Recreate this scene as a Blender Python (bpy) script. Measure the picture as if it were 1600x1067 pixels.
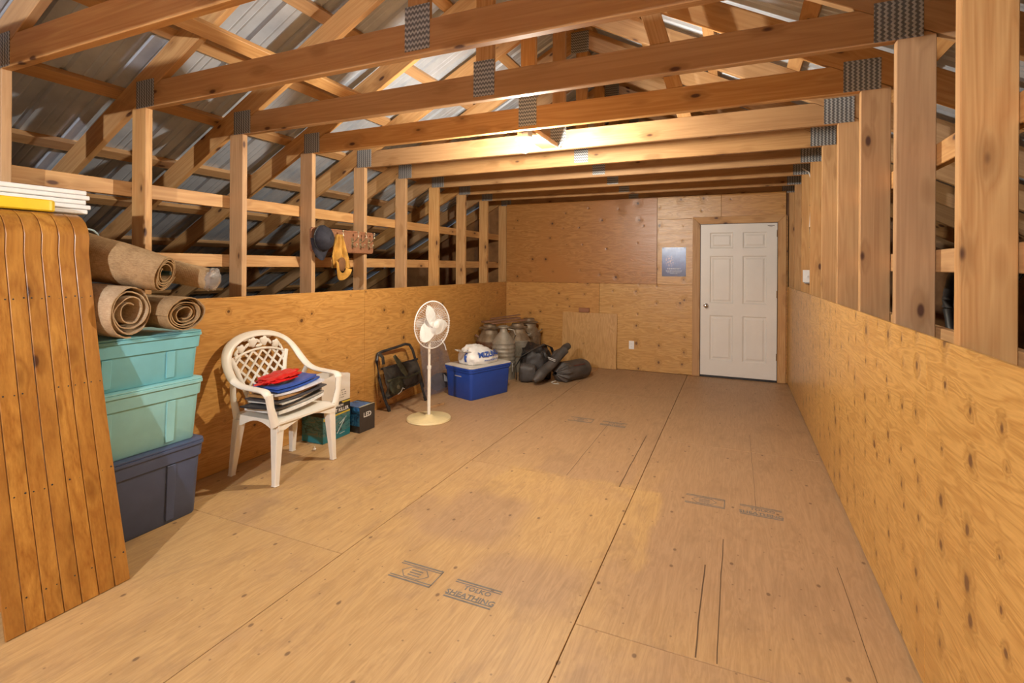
import bpy, bmesh, math, random
from mathutils import Vector, Matrix, Euler, noise
R = random.Random(7)
sc = bpy.context.scene
for o in list(bpy.data.objects): bpy.data.objects.remove(o)
C = sc.collection
# ------------------------------------------------------------------ camera, world, exposure
FPX, YAW, ROLL, CY, CAMH = 792.24, 0.4156, 0.0061, 417.64, 1.4513
cd = bpy.data.cameras.new('camera'); cam = bpy.data.objects.new('camera', cd); C.objects.link(cam)
cd.sensor_width = 36; cd.lens = FPX/1600*36; cd.shift_y = (CY-533.5)/1600; cd.clip_start = .02
_r = Vector((math.cos(YAW), math.sin(YAW), 0)); _u = Vector((0, 0, 1)); _f = Vector((-math.sin(YAW), math.cos(YAW), 0))
c_, s_ = math.cos(ROLL), math.sin(ROLL)
_r2 = c_*_r + s_*_u; _u2 = -s_*_r + c_*_u
cam.matrix_world = Matrix((( _r2.x, _u2.x, -_f.x, 0), (_r2.y, _u2.y, -_f.y, 0), (_r2.z, _u2.z, -_f.z, CAMH), (0, 0, 0, 1)))
sc.camera = cam
w = bpy.data.worlds.new('world'); sc.world = w; w.use_nodes = True
w.node_tree.nodes['Background'].inputs[0].default_value = (.30, .36, .45, 1)
w.node_tree.nodes['Background'].inputs[1].default_value = .3
sc.view_settings.view_transform = 'Standard'; sc.view_settings.look = 'None'; sc.view_settings.gamma = 1
sc.view_settings.use_curve_mapping = False
sc.view_settings.exposure = 0.30
BULB_ROOM = 3400     # bare bulb over the room
BULB_FILL = 7400     # unseen fill bulb, added behind the camera to brighten surfaces facing it
LIGHT_COL = (1, .90, .74, 1)   # warm bulb over the room
LIGHT_FILL = (.97, .97, 1, 1)  # whiter colour of the added fill bulb
# ------------------------------------------------------------------ dimensions
XL, XR, YF, Y0, SP, ZC, ZW = -3.324, .616, 7.285, 1.94, .6698, 2.417, 1.225
XM = (XL+XR)/2; T = .042; D = .155; PD = .136; PITCH = .53; ZR = 2.50     # rafter lower edge height at the posts' inner faces
YB = -3.6
# ------------------------------------------------------------------ node helpers
class NT:
    def __init__(s, name):
        s.m = bpy.data.materials.new(name); s.m.use_nodes = True; s.t = s.m.node_tree
        s.b = s.t.nodes['Principled BSDF']
    def n(s, ty, ins={}, **props):
        nd = s.t.nodes.new('ShaderNode'+ty)
        for k, v in props.items(): setattr(nd, k, v)
        for k, v in ins.items(): s.set(nd.inputs[k], v)
        return nd
    def set(s, sock, v):
        if isinstance(v, bpy.types.NodeSocket): s.t.links.new(v, sock)
        elif isinstance(v, bpy.types.Node): s.t.links.new(v.outputs[0], sock)
        else:
            if isinstance(v, tuple) and len(v) == 3 and len(getattr(sock, 'default_value', (0,)*3)) == 4: v = (*v, 1)
            sock.default_value = v
    def math(s, op, a, b=0.0, c=None, clamp=False):
        nd = s.n('Math', operation=op, use_clamp=clamp); s.set(nd.inputs[0], a); s.set(nd.inputs[1], b)
        if c is not None: s.set(nd.inputs[2], c)
        return nd.outputs[0]
    def mix(s, f, a, b, mode='MIX'):
        nd = s.n('Mix', data_type='RGBA', blend_type=mode)
        s.set(nd.inputs['Factor'], f); s.set(nd.inputs['A'], a); s.set(nd.inputs['B'], b)
        return nd.outputs['Result']
    def ramp(s, f, stops, interp='LINEAR'):
        nd = s.n('ValToRGB'); s.set(nd.inputs[0], f); e = nd.color_ramp; e.interpolation = interp
        while len(e.elements) > 1: e.elements.remove(e.elements[-1])
        e.elements[0].position = stops[0][0]
        col = stops[0][1]; e.elements[0].color = (*col, 1) if isinstance(col, tuple) else (col, col, col, 1)
        for p, col in stops[1:]:
            q = e.elements.new(p); q.color = (*col, 1) if isinstance(col, tuple) else (col, col, col, 1)
        return nd.outputs[0]
    def sstep(s, v, lo, hi):
        nd = s.n('MapRange', interpolation_type='SMOOTHSTEP'); s.set(nd.inputs[0], v); nd.inputs[1].default_value = lo; nd.inputs[2].default_value = hi
        return nd.outputs[0]
    def scale(s, v, sc_):
        nd = s.n('VectorMath', operation='MULTIPLY'); s.set(nd.inputs[0], v); nd.inputs[1].default_value = sc_; return nd.outputs[0]
    def add(s, a, b):
        nd = s.n('VectorMath', operation='ADD'); s.set(nd.inputs[0], a); s.set(nd.inputs[1], b); return nd.outputs[0]
    def noise(s, vec, scale=1, detail=3, rough=.5, dist=0):
        return s.n('TexNoise', {'Vector': vec, 'Scale': scale, 'Detail': detail, 'Roughness': rough, 'Distortion': dist}).outputs[0]
    def bump(s, h, strength=.3, dist=.005):
        s.set(s.b.inputs['Normal'], s.n('Bump', {'Height': h, 'Strength': strength, 'Distance': dist}).outputs[0])
    def done(s, col=None, rough=.5, metal=0, spec=.5):
        if col is not None: s.set(s.b.inputs['Base Color'], col)
        s.set(s.b.inputs['Roughness'], rough); s.set(s.b.inputs['Metallic'], metal); s.set(s.b.inputs['Specular IOR Level'], spec)
        return s.m
MATS = {}
def plain(name, col, rough=.5, metal=0, var=.12, sc_=18, bump=0, spec=.4, tr=0):
    """single coloured material with a little blotchy variation"""
    if name in MATS: return MATS[name]
    k = NT(name); tc = k.n('TexCoord').outputs['Object']
    f = k.noise(tc, sc_, 4, .6)
    dark = tuple(max(0, c*(1-var*1.6)) for c in col); lite = tuple(min(1, c*(1+var)) for c in col)
    colr = k.ramp(f, [(.3, dark), (.7, lite)])
    if bump: k.bump(k.noise(tc, sc_*3, 5, .65), bump, .004)
    if tr: k.b.inputs['Transmission Weight'].default_value = tr; k.b.inputs['IOR'].default_value = 1.3
    MATS[name] = k.done(colr, rough, metal, spec); return MATS[name]
def lumber(name, lite, mid, knot, gray, ringf=8.0, lng=.55):
    k = NT(name); tc = k.n('TexCoord').outputs['Object']; rnd = k.n('ObjectInfo').outputs['Random']
    off = k.n('CombineXYZ', {0: k.math('MULTIPLY', rnd, 37.0), 1: k.math('MULTIPLY', rnd, 11.0), 2: k.math('MULTIPLY', rnd, 23.0)}).outputs[0]
    v = k.add(tc, off)
    vk = k.scale(v, (3.4, 8.0, 8.0))
    vor = k.n('TexVoronoi', {'Vector': vk, 'Scale': 1.0, 'Randomness': 1.0}).outputs['Distance']
    kd = k.sstep(vor, .06, .13)                      # 0 in the knot core
    halo = k.sstep(vor, .10, .42)
    swirl = k.math('MULTIPLY', k.math('SUBTRACT', 1.0, halo), .9)
    gv = k.scale(v, (lng, 11.0, 11.0))
    g = k.noise(gv, 1.0, 2, .5, .5)
    rings = k.math('FRACT', k.math('ADD', k.math('MULTIPLY', g, ringf), swirl))
    rings = k.math('ABSOLUTE', k.math('SUBTRACT', rings, .5))
    fine = k.noise(k.scale(v, (3, 120, 120)), 1.0, 3, .6)
    f = k.math('ADD', k.math('MULTIPLY', rings, .55), k.math('MULTIPLY', fine, .55))
    col = k.ramp(f, [(.15, mid), (.62, lite)])
    blot = k.noise(k.scale(v, (1.3, 4, 4)), 1.0, 3, .6)
    col = k.mix(k.sstep(blot, .45, .75), col, k.mix(.5, col, mid))
    col = k.mix(k.math('MULTIPLY', k.sstep(rnd, .0, .9), .6), col, k.mix(k.math('MULTIPLY', f, .8), tuple(c*.62 for c in gray), gray), 'MIX')
    col = k.mix(k.math('MULTIPLY', k.math('SUBTRACT', 1.0, halo), .45), col, tuple(c*.55 for c in mid))
    col = k.mix(kd, knot, col)
    k.bump(k.math('ADD', fine, k.math('MULTIPLY', kd, .5)), .12, .002)
    return k.done(col, .55, 0, .35)
def plywood(name, axes, lite, mid, knotcol, columns=0, seed=0.0, freq=3.0, red=None, rough=.34, graindir=0):
    """axes = indices of the world axes that span the sheet; columns = period of the repeated knot columns, 0 = scattered"""
    k = NT(name); pos = k.n('NewGeometry').outputs['Position']
    sx = k.n('SeparateXYZ', {0: pos}); a = sx.outputs[axes[0]]; b = sx.outputs[axes[1]]
    a = k.math('ADD', a, seed); b = k.math('ADD', b, seed*.7)
    uv = k.n('CombineXYZ', {0: a, 1: b, 2: seed}).outputs[0]
    if columns:
        ca = k.math('DIVIDE', a, columns); col_i = k.math('FLOOR', ca)
        wn = k.n('TexWhiteNoise', {'W': col_i}, noise_dimensions='1D').outputs['Value']
        du = k.math('MULTIPLY', k.math('SUBTRACT', k.math('FRACT', ca), k.math('ADD', .35, k.math('MULTIPLY', wn, .3))), columns)
        # the same peel repeats along the column
        vb = k.math('ADD', k.math('MULTIPLY', b, freq*2.2), k.math('MULTIPLY', col_i, 17.31))
        vo = k.n('TexVoronoi', {'W': vb, 'Scale': 1.0, 'Randomness': .95}, voronoi_dimensions='1D')
        dv = k.math('DIVIDE', vo.outputs['Distance'], freq*2.2)
        jit = k.math('MULTIPLY', k.math('SUBTRACT', k.n('SeparateColor', {0: vo.outputs['Color']}).outputs[0], .5), .06)
        du = k.math('ADD', du, jit)
        dist = k.math('SQRT', k.math('ADD', k.math('POWER', k.math('ABSOLUTE', du), 2.0), k.math('POWER', k.math('MULTIPLY', dv, .75), 2.0)))
    else:
        vo = k.n('TexVoronoi', {'Vector': uv, 'Scale': freq, 'Randomness': 1.0}, voronoi_dimensions='2D')
        keep = k.math('GREATER_THAN', k.n('SeparateColor', {0: vo.outputs['Color']}).outputs[0], .35)
        dist = k.math('ADD', k.math('DIVIDE', vo.outputs['Distance'], freq), k.math('MULTIPLY', k.math('SUBTRACT', 1.0, keep), 1.0))
    wob = k.math('MULTIPLY', k.math('SUBTRACT', k.noise(uv, 14, 3), .5), .03)
    dist = k.math('ADD', dist, wob)
    siz = k.math('ADD', .55, k.math('MULTIPLY', k.n('SeparateColor', {0: vo.outputs['Color']}).outputs[1], 1.5))
    dist = k.math('MULTIPLY', dist, siz)
    core = k.sstep(dist, .005, .014); halo = k.sstep(dist, .006, .05)
    st = (2.0, 13.0, 1) if graindir == 0 else (13.0, 2.0, 1)
    g = k.noise(k.scale(uv, st), 1.0, 3, .55, .8)
    g2 = k.math('ABSOLUTE', k.math('SUBTRACT', k.math('FRACT', k.math('ADD', k.math('MULTIPLY', g, 7.0), k.math('MULTIPLY', k.math('SUBTRACT', 1.0, halo), 1.4))), .5))
    fine = k.noise(k.scale(uv, (6, 160, 1) if graindir == 0 else (160, 6, 1)), 1.0, 2, .6)
    f = k.math('ADD', k.math('MULTIPLY', g2, .6), k.math('MULTIPLY', fine, .6))
    col = k.ramp(f, [(.2, tuple(c*.88 for c in mid)), (.62, lite)])
    blot = k.noise(uv, 1.1, 4, .6)
    if red is not None: col = k.mix(k.sstep(blot, .38, .68), col, red)
    else: col = k.mix(k.math('MULTIPLY', k.sstep(blot, .5, .72), .5), col, mid)
    col = k.mix(k.math('MULTIPLY', k.math('SUBTRACT', 1.0, halo), .45), col, tuple(c*.6 for c in mid))
    col = k.mix(core, knotcol, col)
    k.bump(k.math('ADD', k.math('MULTIPLY', g2, .4), halo), .25, .008)
    return k.done(col, rough, 0, .45)
def floor_material():
    k = NT('floor_plywood'); pos = k.n('NewGeometry').outputs['Position']; rnd = k.n('ObjectInfo').outputs['Random']
    sx = k.n('SeparateXYZ', {0: pos}); x, y = sx.outputs[0], sx.outputs[1]
    uv = k.n('CombineXYZ', {0: x, 1: y, 2: k.math('MULTIPLY', rnd, 30.0)}).outputs[0]
    g = k.noise(k.scale(uv, (14, 1.6, 1)), 1.0, 4, .6, 1.6)
    g2 = k.math('ABSOLUTE', k.math('SUBTRACT', k.math('FRACT', k.math('MULTIPLY', g, 6.0)), .5))
    fine = k.noise(k.scale(uv, (95, 4, 1)), 1.0, 4, .7, .4)
    f = k.math('ADD', k.math('MULTIPLY', g2, .55), k.math('MULTIPLY', k.math('SUBTRACT', fine, .5), .8))
    f = k.math('ADD', f, .24)
    clean = k.ramp(f, [(.08, (.43, .258, .102)), (.62, (.58, .365, .158))])
    dirty = k.ramp(f, [(.08, (.35, .212, .108)), (.62, (.46, .288, .155))])
    wobx = k.math('MULTIPLY', k.math('SUBTRACT', k.noise(uv, 2.2, 4, .6), .5), .22)
    xx = k.math('ADD', x, wobx); yy = k.math('ADD', y, wobx)
    def rect(x0, x1, y0, y1, e=.06):
        m = k.math('MULTIPLY', k.sstep(xx, x0-e, x0+e), k.math('SUBTRACT', 1.0, k.sstep(xx, x1-e, x1+e)))
        m2 = k.math('MULTIPLY', k.sstep(yy, y0-e, y0+e), k.math('SUBTRACT', 1.0, k.sstep(yy, y1-e, y1+e)))
        return k.math('MULTIPLY', m, m2)
    # worn clean strip where something used to lie, dull traffic dirt elsewhere
    d = k.sstep(y, 2.4, 4.2)
    d = k.math('MAXIMUM', d, k.math('MULTIPLY', k.sstep(xx, -.62, -.40), k.sstep(yy, 1.7, 2.6)))
    d = k.math('MULTIPLY', d, k.math('SUBTRACT', 1.0, rect(-1.5, -.42, 2.45, 3.4, .03)))
    d = k.math('MAXIMUM', d, k.math('MULTIPLY', rect(-1.62, -1.12, 2.35, 2.95, .10), .9))
    d = k.math('MAXIMUM', d, k.math('MULTIPLY', rect(-1.15, -.62, 2.0, 2.35, .10), .8))
    d = k.math('MAXIMUM', d, k.math('MULTIPLY', rect(-1.35, -.62, 3.4, 3.8, .05), 1.0))
    d = k.math('MAXIMUM', d, k.math('MULTIPLY', k.sstep(k.noise(uv, 1.3, 5, .65), .46, .7), .75))
    col = k.mix(d, clean, dirty)
    col = k.mix(k.math('MULTIPLY', k.sstep(k.noise(k.scale(uv, (5, 2.2, 1)), 1.0, 5, .7, .5), .50, .70), .45), col, (.29, .175, .09))
    # small oval knots and spots
    vo = k.n('TexVoronoi', {'Vector': k.scale(uv, (4.2, 3.0, 1)), 'Scale': 1.0}, voronoi_dimensions='2D')
    keep = k.math('GREATER_THAN', k.n('SeparateColor', {0: vo.outputs['Color']}).outputs[0], .45)
    kn = k.math('MULTIPLY', k.math('SUBTRACT', 1.0, k.sstep(vo.outputs['Distance'], .022, .048)), keep)
    col = k.mix(k.math('MULTIPLY', kn, .75), col, (.13, .07, .04))
    vo2 = k.n('TexVoronoi', {'Vector': uv, 'Scale': 11.0}, voronoi_dimensions='2D')
    keep2 = k.math('GREATER_THAN', k.n('SeparateColor', {0: vo2.outputs['Color']}).outputs[1], .8)
    sp = k.math('MULTIPLY', k.math('SUBTRACT', 1.0, k.sstep(vo2.outputs['Distance'], .03, .07)), keep2)
    col = k.mix(k.math('MULTIPLY', sp, .6), col, (.16, .09, .05))
    # long cracks in the face veneer: (x, y0, y1, half width)
    cr = None
    for cx, y0, y1, hw in [(-.055, 2.01, 2.95, .0022), (-.13, 2.01, 2.66, .003), (-.70, 3.37, 4.5, .0032), (-1.075, 3.40, 4.75, .002), (.46, 2.0, 2.9, .0015), (.12, 3.3, 4.9, .0012)]:
        wv = k.math('MULTIPLY', k.math('SUBTRACT', k.noise(k.n('CombineXYZ', {1: y, 0: cx}).outputs[0], 3, 2), .5), .012)
        dx = k.math('ABSOLUTE', k.math('ADD', k.math('SUBTRACT', x, cx), wv))
        m = k.math('LESS_THAN', dx, hw)
        m = k.math('MULTIPLY', m, k.math('MULTIPLY', k.math('GREATER_THAN', y, y0), k.math('LESS_THAN', y, y1)))
        cr = m if cr is None else k.math('MAXIMUM', cr, m)
    col = k.mix(k.math('MULTIPLY', cr, .85), col, (.06, .03, .015))
    k.bump(k.math('SUBTRACT', f, k.math('MULTIPLY', cr, 3.0)), .12, .002)
    return k.done(col, .5, 0, .35)
M_LUM = lumber('spruce_lumber', (.60, .35, .135), (.44, .21, .066), (.09, .037, .018), (.50, .325, .19))
M_FLOOR = floor_material()
M_PLY_R = plywood('plywood_right_wall', (1, 2), (.64, .37, .11), (.50, .25, .06), (.17, .08, .03), columns=.21, seed=3.1, freq=3.0)
M_PLY_L = plywood('plywood_left_wall', (1, 2), (.58, .305, .085), (.45, .205, .045), (.13, .055, .02), seed=8.3, freq=3.4)
M_PLY_F = plywood('plywood_far_wall', (0, 2), (.56, .295, .085), (.44, .20, .05), (.13, .055, .02), seed=1.7, freq=4.2)
M_PLY_FC = plywood('plywood_far_columns', (0, 2), (.60, .35, .12), (.48, .245, .065), (.15, .065, .025), columns=.29, seed=5.2, freq=1.9)
M_PLY_FD = plywood('plywood_far_dark', (0, 2), (.47, .225, .065), (.31, .125, .030), (.08, .035, .018), seed=11.7, freq=3.6, red=(.39, .165, .042))
M_PLY_OFF = plywood('plywood_offcut', (0, 2), (.56, .33, .125), (.48, .26, .085), (.20, .10, .05), seed=21.3, freq=2.2, graindir=1)
M_GABLE = plain('gable_sheathing', (.30, .15, .06), .6, var=.2, sc_=6)
def metal_roof():
    k = NT('galvanised_roofing'); tc = k.n('TexCoord').outputs['Object']
    f = k.noise(tc, 5, 4, .6); col = k.ramp(f, [(.3, (.40, .46, .56)), (.7, (.54, .61, .71))])
    return k.done(col, k.ramp(f, [(.3, .30), (.7, .42)]), .25, .5)
M_ROOF = metal_roof()
def plate_mat(name, wavy):
    k = NT(name); tc = k.n('TexCoord').outputs['Object']; s = k.n('SeparateXYZ', {0: tc})
    if wavy:
        ph = k.math('ADD', k.math('MULTIPLY', s.outputs[2], 250.0), k.math('MULTIPLY', k.math('SINE', k.math('MULTIPLY', s.outputs[0], 330.0)), 1.2))
    else:
        ph = k.math('ADD', k.math('MULTIPLY', s.outputs[0], 260.0), k.math('MULTIPLY', k.math('SINE', k.math('MULTIPLY', s.outputs[2], 330.0)), .9))
    v = k.sstep(k.math('SINE', ph), -.5, .7)
    col = k.ramp(v, [(.0, (.15, .16, .175)), (1, (.46, .48, .50))])
    k.bump(v, .6, .003)
    return k.done(col, .42, .35, .5)
M_PLATE = plate_mat('truss_plate_upright', False); M_PLATEW = plate_mat('truss_plate_zigzag', True)
M_DOOR = plain('door_paint', (.74, .72, .67), .38, var=.03, sc_=3)
M_WPL = plain('white_plastic', (.80, .76, .66), .35, var=.04, sc_=5)
M_WHITE = plain('white_paint', (.80, .79, .76), .45, var=.04)
M_TEAL = plain('teal_plastic', (.19, .50, .56), .45, var=.06, sc_=6)
M_TEAL2 = plain('pale_teal_plastic', (.28, .58, .58), .45, var=.06, sc_=6)
M_NAVY = plain('slate_blue_plastic', (.075, .10, .18), .45, var=.08, sc_=6)
M_BLUE = plain('royal_blue_plastic', (.018, .065, .36), .4, var=.06, sc_=6)
M_BLACK = plain('black_plastic', (.02, .02, .022), .45, var=.2)
M_DARK = plain('dark_steel', (.05, .05, .052), .4, .5, var=.2)
M_CHROME = plain('chrome', (.7, .7, .7), .2, 1, var=.05)
M_INK = plain('blue_grey_ink', (.20, .18, .155), .7, var=.2)
M_TEXTW = plain('white_print', (.8, .8, .78), .6, var=.03)
M_TEXTB = plain('blue_print', (.03, .09, .38), .6, var=.05)
M_TEXTK = plain('black_print', (.03, .03, .03), .6, var=.05)
# ------------------------------------------------------------------ mesh helpers
class MB:
    def __init__(s): s.v = []; s.f = []
    def add(s, vs, fs):
        o = len(s.v); s.v += [tuple(v) for v in vs]; s.f += [tuple(i+o for i in f) for f in fs]; return s
    def box(s, lo, hi, M=None):
        vs = [Vector((x, y, z)) for x in (lo[0], hi[0]) for y in (lo[1], hi[1]) for z in (lo[2], hi[2])]
        if M is not None: vs = [M @ v for v in vs]
        return s.add(vs, [(0, 1, 3, 2), (4, 6, 7, 5), (0, 4, 5, 1), (2, 3, 7, 6), (0, 2, 6, 4), (1, 5, 7, 3)])
    def hexa(s, b, t):    # bottom quad, top quad (same winding, counter-clockwise from above)
        return s.add(list(b)+list(t), [(3, 2, 1, 0), (4, 5, 6, 7)]+[(i, (i+1) % 4, (i+1) % 4+4, i+4) for i in range(4)])
    def bar(s, p, q, wd, th, up=(0, 0, 1)):
        p = Vector(p); q = Vector(q); a = (q-p).normalized(); u = Vector(up)
        b = a.cross(u).normalized()*wd/2; c = b.normalized().cross(a)*th/2
        return s.hexa([p-b-c, q-b-c, q+b-c, p+b-c], [p-b+c, q-b+c, q+b+c, p+b+c])
    def tube(s, pts, r, n=10, closed=False, ry=None, up=(0, 0, 1)):
        """sweep of an ellipse (r sideways, ry along up) along pts; r may be a list"""
        pts = [Vector(p) for p in pts]; m = len(pts); rs = r if isinstance(r, (list, tuple)) else [r]*m
        rys = (ry if isinstance(ry, (list, tuple)) else [ry]*m) if ry else rs
        o = len(s.v); U = Vector(up)
        for i, p in enumerate(pts):
            a = pts[(i+1) % m]-pts[i-1] if closed else pts[min(i+1, m-1)]-pts[max(i-1, 0)]
            a.normalize(); b = a.cross(U)
            if b.length < 1e-3: b = a.cross(Vector((1, 0, .1)))
            b.normalize(); c = b.cross(a)
            for j in range(n):
                t = 2*math.pi*j/n; s.v.append(tuple(p+b*math.cos(t)*rs[i]+c*math.sin(t)*rys[i]))
        for i in range(m if closed else m-1):
            for j in range(n):
                A = o+i*n; B = o+((i+1) % m)*n; k = (j+1) % n
                s.f.append((A+j, A+k, B+k, B+j))
        if not closed:
            s.f.append(tuple(o+j for j in range(n))[::-1]); s.f.append(tuple(o+(m-1)*n+j for j in range(n)))
        return s
    def lathe(s, prof, n=28, M=None, cap=True):
        o = len(s.v)
        for r, z in prof:
            for j in range(n):
                t = 2*math.pi*j/n; v = Vector((r*math.cos(t), r*math.sin(t), z)); s.v.append(tuple(M @ v if M is not None else v))
        for i in range(len(prof)-1):
            for j in range(n):
                k = (j+1) % n; s.f.append((o+i*n+j, o+i*n+k, o+(i+1)*n+k, o+(i+1)*n+j))
        if cap:
            s.f.append(tuple(o+j for j in range(n))[::-1]); s.f.append(tuple(o+(len(prof)-1)*n+j for j in range(n)))
        return s
    def prism(s, poly, d0, d1, fn):
        """extrude a 2-D polygon; fn(a, b, d) -> point"""
        n = len(poly); vs = [fn(a, b, d0) for a, b in poly]+[fn(a, b, d1) for a, b in poly]
        return s.add(vs, [tuple(range(n))[::-1], tuple(range(n, 2*n))]+[(i, (i+1) % n, (i+1) % n+n, i+n) for i in range(n)])
    def grid(s, nu, nv, fn, wrap_u=False):
        o = len(s.v)
        for i in range(nu):
            for j in range(nv): s.v.append(tuple(fn(i/(nu if wrap_u else nu-1), j/(nv-1))))
        for i in range(nu if wrap_u else nu-1):
            for j in range(nv-1):
                a = o+i*nv+j; b = o+((i+1) % nu)*nv+j; s.f.append((a, b, b+1, a+1))
        return s
    def blob(s, c, rad, n=28, e=1.0, amp=.0, fr=4.0, seed=0, flat=None, M=None):
        """superellipsoid with noise wrinkles"""
        def sg(v, p): return math.copysign(abs(v)**p, v)
        def fn(u, v):
            th = 2*math.pi*u; ph = math.pi*(v-.5)
            d = Vector((sg(math.cos(ph), e)*sg(math.cos(th), e), sg(math.cos(ph), e)*sg(math.sin(th), e), sg(math.sin(ph), e)))
            k = 1+amp*(noise.noise(d*fr+Vector((seed, 0, 0)))+.5*noise.noise(d*fr*2.7+Vector((0, seed, 0))))
            p = Vector((d.x*rad[0], d.y*rad[1], d.z*rad[2]))*k
            if M is not None: p = M @ p
            p += Vector(c)
            if flat is not None: p.z = max(p.z, flat)
            return p
        return s.grid(n, n//2+2, fn, True)
    def mesh(s, name, smooth=False, bevel=0, fix=True):
        me = bpy.data.meshes.new(name); me.from_pydata(s.v, [], s.f); me.validate()
        bm = bmesh.new(); bm.from_mesh(me)
        if bevel:
            bmesh.ops.bevel(bm, geom=[e for e in bm.edges if len(e.link_faces) == 2 and e.calc_face_angle(0) > .6], offset=bevel, segments=1, affect='EDGES', clamp_overlap=True)
        if fix: bmesh.ops.recalc_face_normals(bm, faces=bm.faces)
        bm.to_mesh(me); bm.free()
        if smooth:
            for p in me.polygons: p.use_smooth = True
            try: me.set_sharp_from_angle(angle=math.radians(38))
            except Exception: pass
        return me
def link(name, me, mat, parent=None, M=None, kind=None):
    o = bpy.data.objects.new(name, me); C.objects.link(o)
    if mat is not None and me is not None and not me.materials: me.materials.append(mat)
    if parent is not None: o.parent = parent
    if M is not None: o.matrix_basis = M
    if kind: o['kind'] = kind
    return o
def put(name, mb, mat, parent=None, smooth=False, bevel=0, M=None, kind=None):
    return link(name, mb.mesh(name, smooth, bevel), mat, parent, M, kind)
def tag(o, label, cat, group=None):
    o['label'] = label; o['category'] = cat
    if group: o['group'] = group
    return o
def thing(name, label, cat, loc=(0, 0, 0), rz=0, group=None, M=None):
    o = bpy.data.objects.new(name, None); C.objects.link(o); o.empty_display_size = .1
    o.matrix_basis = M if M is not None else Matrix.Translation(loc) @ Matrix.Rotation(rz, 4, 'Z')
    return tag(o, label, cat, group)
def struct(name, loc=(0, 0, 0)):
    o = bpy.data.objects.new(name, None); C.objects.link(o); o.location = loc; o['kind'] = 'structure'; return o
def board(name, p, q, wd, th, mat, parent=None, up=(0, 0, 1), bevel=.003):
    """timber from p to q with its own axes (local x along the grain); wd across, th along up"""
    p = Vector(p); q = Vector(q); a = (q-p); L = a.length; a.normalize(); b = Vector(up).cross(a).normalized(); c = a.cross(b)
    m = MB().box((0, -wd/2, -th/2), (L, wd/2, th/2))
    M = Matrix(((a.x, b.x, c.x, p.x), (a.y, b.y, c.y, p.y), (a.z, b.z, c.z, p.z), (0, 0, 0, 1)))
    return put(name, m, mat, parent, bevel=bevel, M=M)
def slab(name, poly, y0, y1, org, ang, mat, parent):
    """piece cut from a board lying in the x-z plane: poly of (x, z), grain at angle ang"""
    M = Matrix.Translation((org[0], 0, org[1])) @ Matrix.Rotation(-ang, 4, 'Y'); Mi = M.inverted()
    m = MB().prism(poly, y0, y1, lambda a, b, d: Mi @ Vector((a, d, b)))
    return put(name, m, mat, parent, bevel=.003, M=M)
def text_mesh(s, size, mat, name, parent, M, ext=.0004, bold=0, space=1.0):
    cu = bpy.data.curves.new(name, 'FONT'); cu.body = s; cu.size = size; cu.extrude = ext; cu.align_x = 'CENTER'; cu.align_y = 'CENTER'
    cu.offset = bold; cu.space_character = space; cu.resolution_u = 2
    ob = bpy.data.objects.new('tmp_text', cu); C.objects.link(ob)
    dg = bpy.context.evaluated_depsgraph_get(); me = bpy.data.meshes.new_from_object(ob.evaluated_get(dg))
    bpy.data.objects.remove(ob); bpy.data.curves.remove(cu); me.name = name; me.materials.clear()
    return link(name, me, mat, parent, M)
def frame_M(o, x, y):
    """matrix with local x, y axes given (for flat print on a face)"""
    x = Vector(x).normalized(); y = Vector(y).normalized(); z = x.cross(y)
    return Matrix(((x.x, y.x, z.x, o[0]), (x.y, y.y, z.y, o[1]), (x.z, y.z, z.z, o[2]), (0, 0, 0, 1)))
# ================================================================== STRUCTURE
# ---- floor of plywood sheets
fl = struct('floor'); fl['label'] = 'worn plywood sheet floor of the loft room'
put('subfloor', MB().box((XL-.05, YB, -.08), (XR+.05, YF+.1, -.0195)), plain('subfloor_gap', (.05, .03, .02), .9), fl)
cols = [(-3.324, -3.03, 2.0), (-3.03, -1.812, 2.0), (-1.812, -.593, 3.37), (-.593, .616, 2.0)]
for x0, x1, ys in cols:
    y = ys-2.438*3
    while y < YF:
        a, b = max(y, YB), min(y+2.438, YF)
        if b > a: put('plywood_sheet', MB().box((x0+.002, a+.002, -.018), (x1-.002, b-.002, 0)), M_FLOOR, fl, bevel=.0015)
        y += 2.438
# ---- dark eave space outside the knee walls
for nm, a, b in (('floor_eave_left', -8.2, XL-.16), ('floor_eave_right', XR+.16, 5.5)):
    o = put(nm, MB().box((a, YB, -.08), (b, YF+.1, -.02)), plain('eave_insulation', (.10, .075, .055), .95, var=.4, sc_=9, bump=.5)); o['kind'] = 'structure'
# ---- knee wall sheathing
wl = struct('wall_left'); wr = struct('wall_right')
for a, b in ((YB, -.93), (-.93, 1.51), (1.51, 3.95), (3.95, 6.388), (6.388, YF)):
    put('plywood_panel', MB().box((XL, a+.0015, .002), (XL+.012, b-.0015, ZW)), M_PLY_L, wl, bevel=.0015)
for a, b in ((YB, -.26), (-.26, 2.18), (2.18, 4.618), (4.618, YF)):
    put('plywood_panel', MB().box((XR-.012, a+.0012, .012), (XR, b-.0012, ZW)), M_PLY_R, wr, bevel=.0015)
put('floor_gap', MB().box((XR-.006, YB, .001), (XR, YF, .0115)), M_BLACK, wr)
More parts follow.
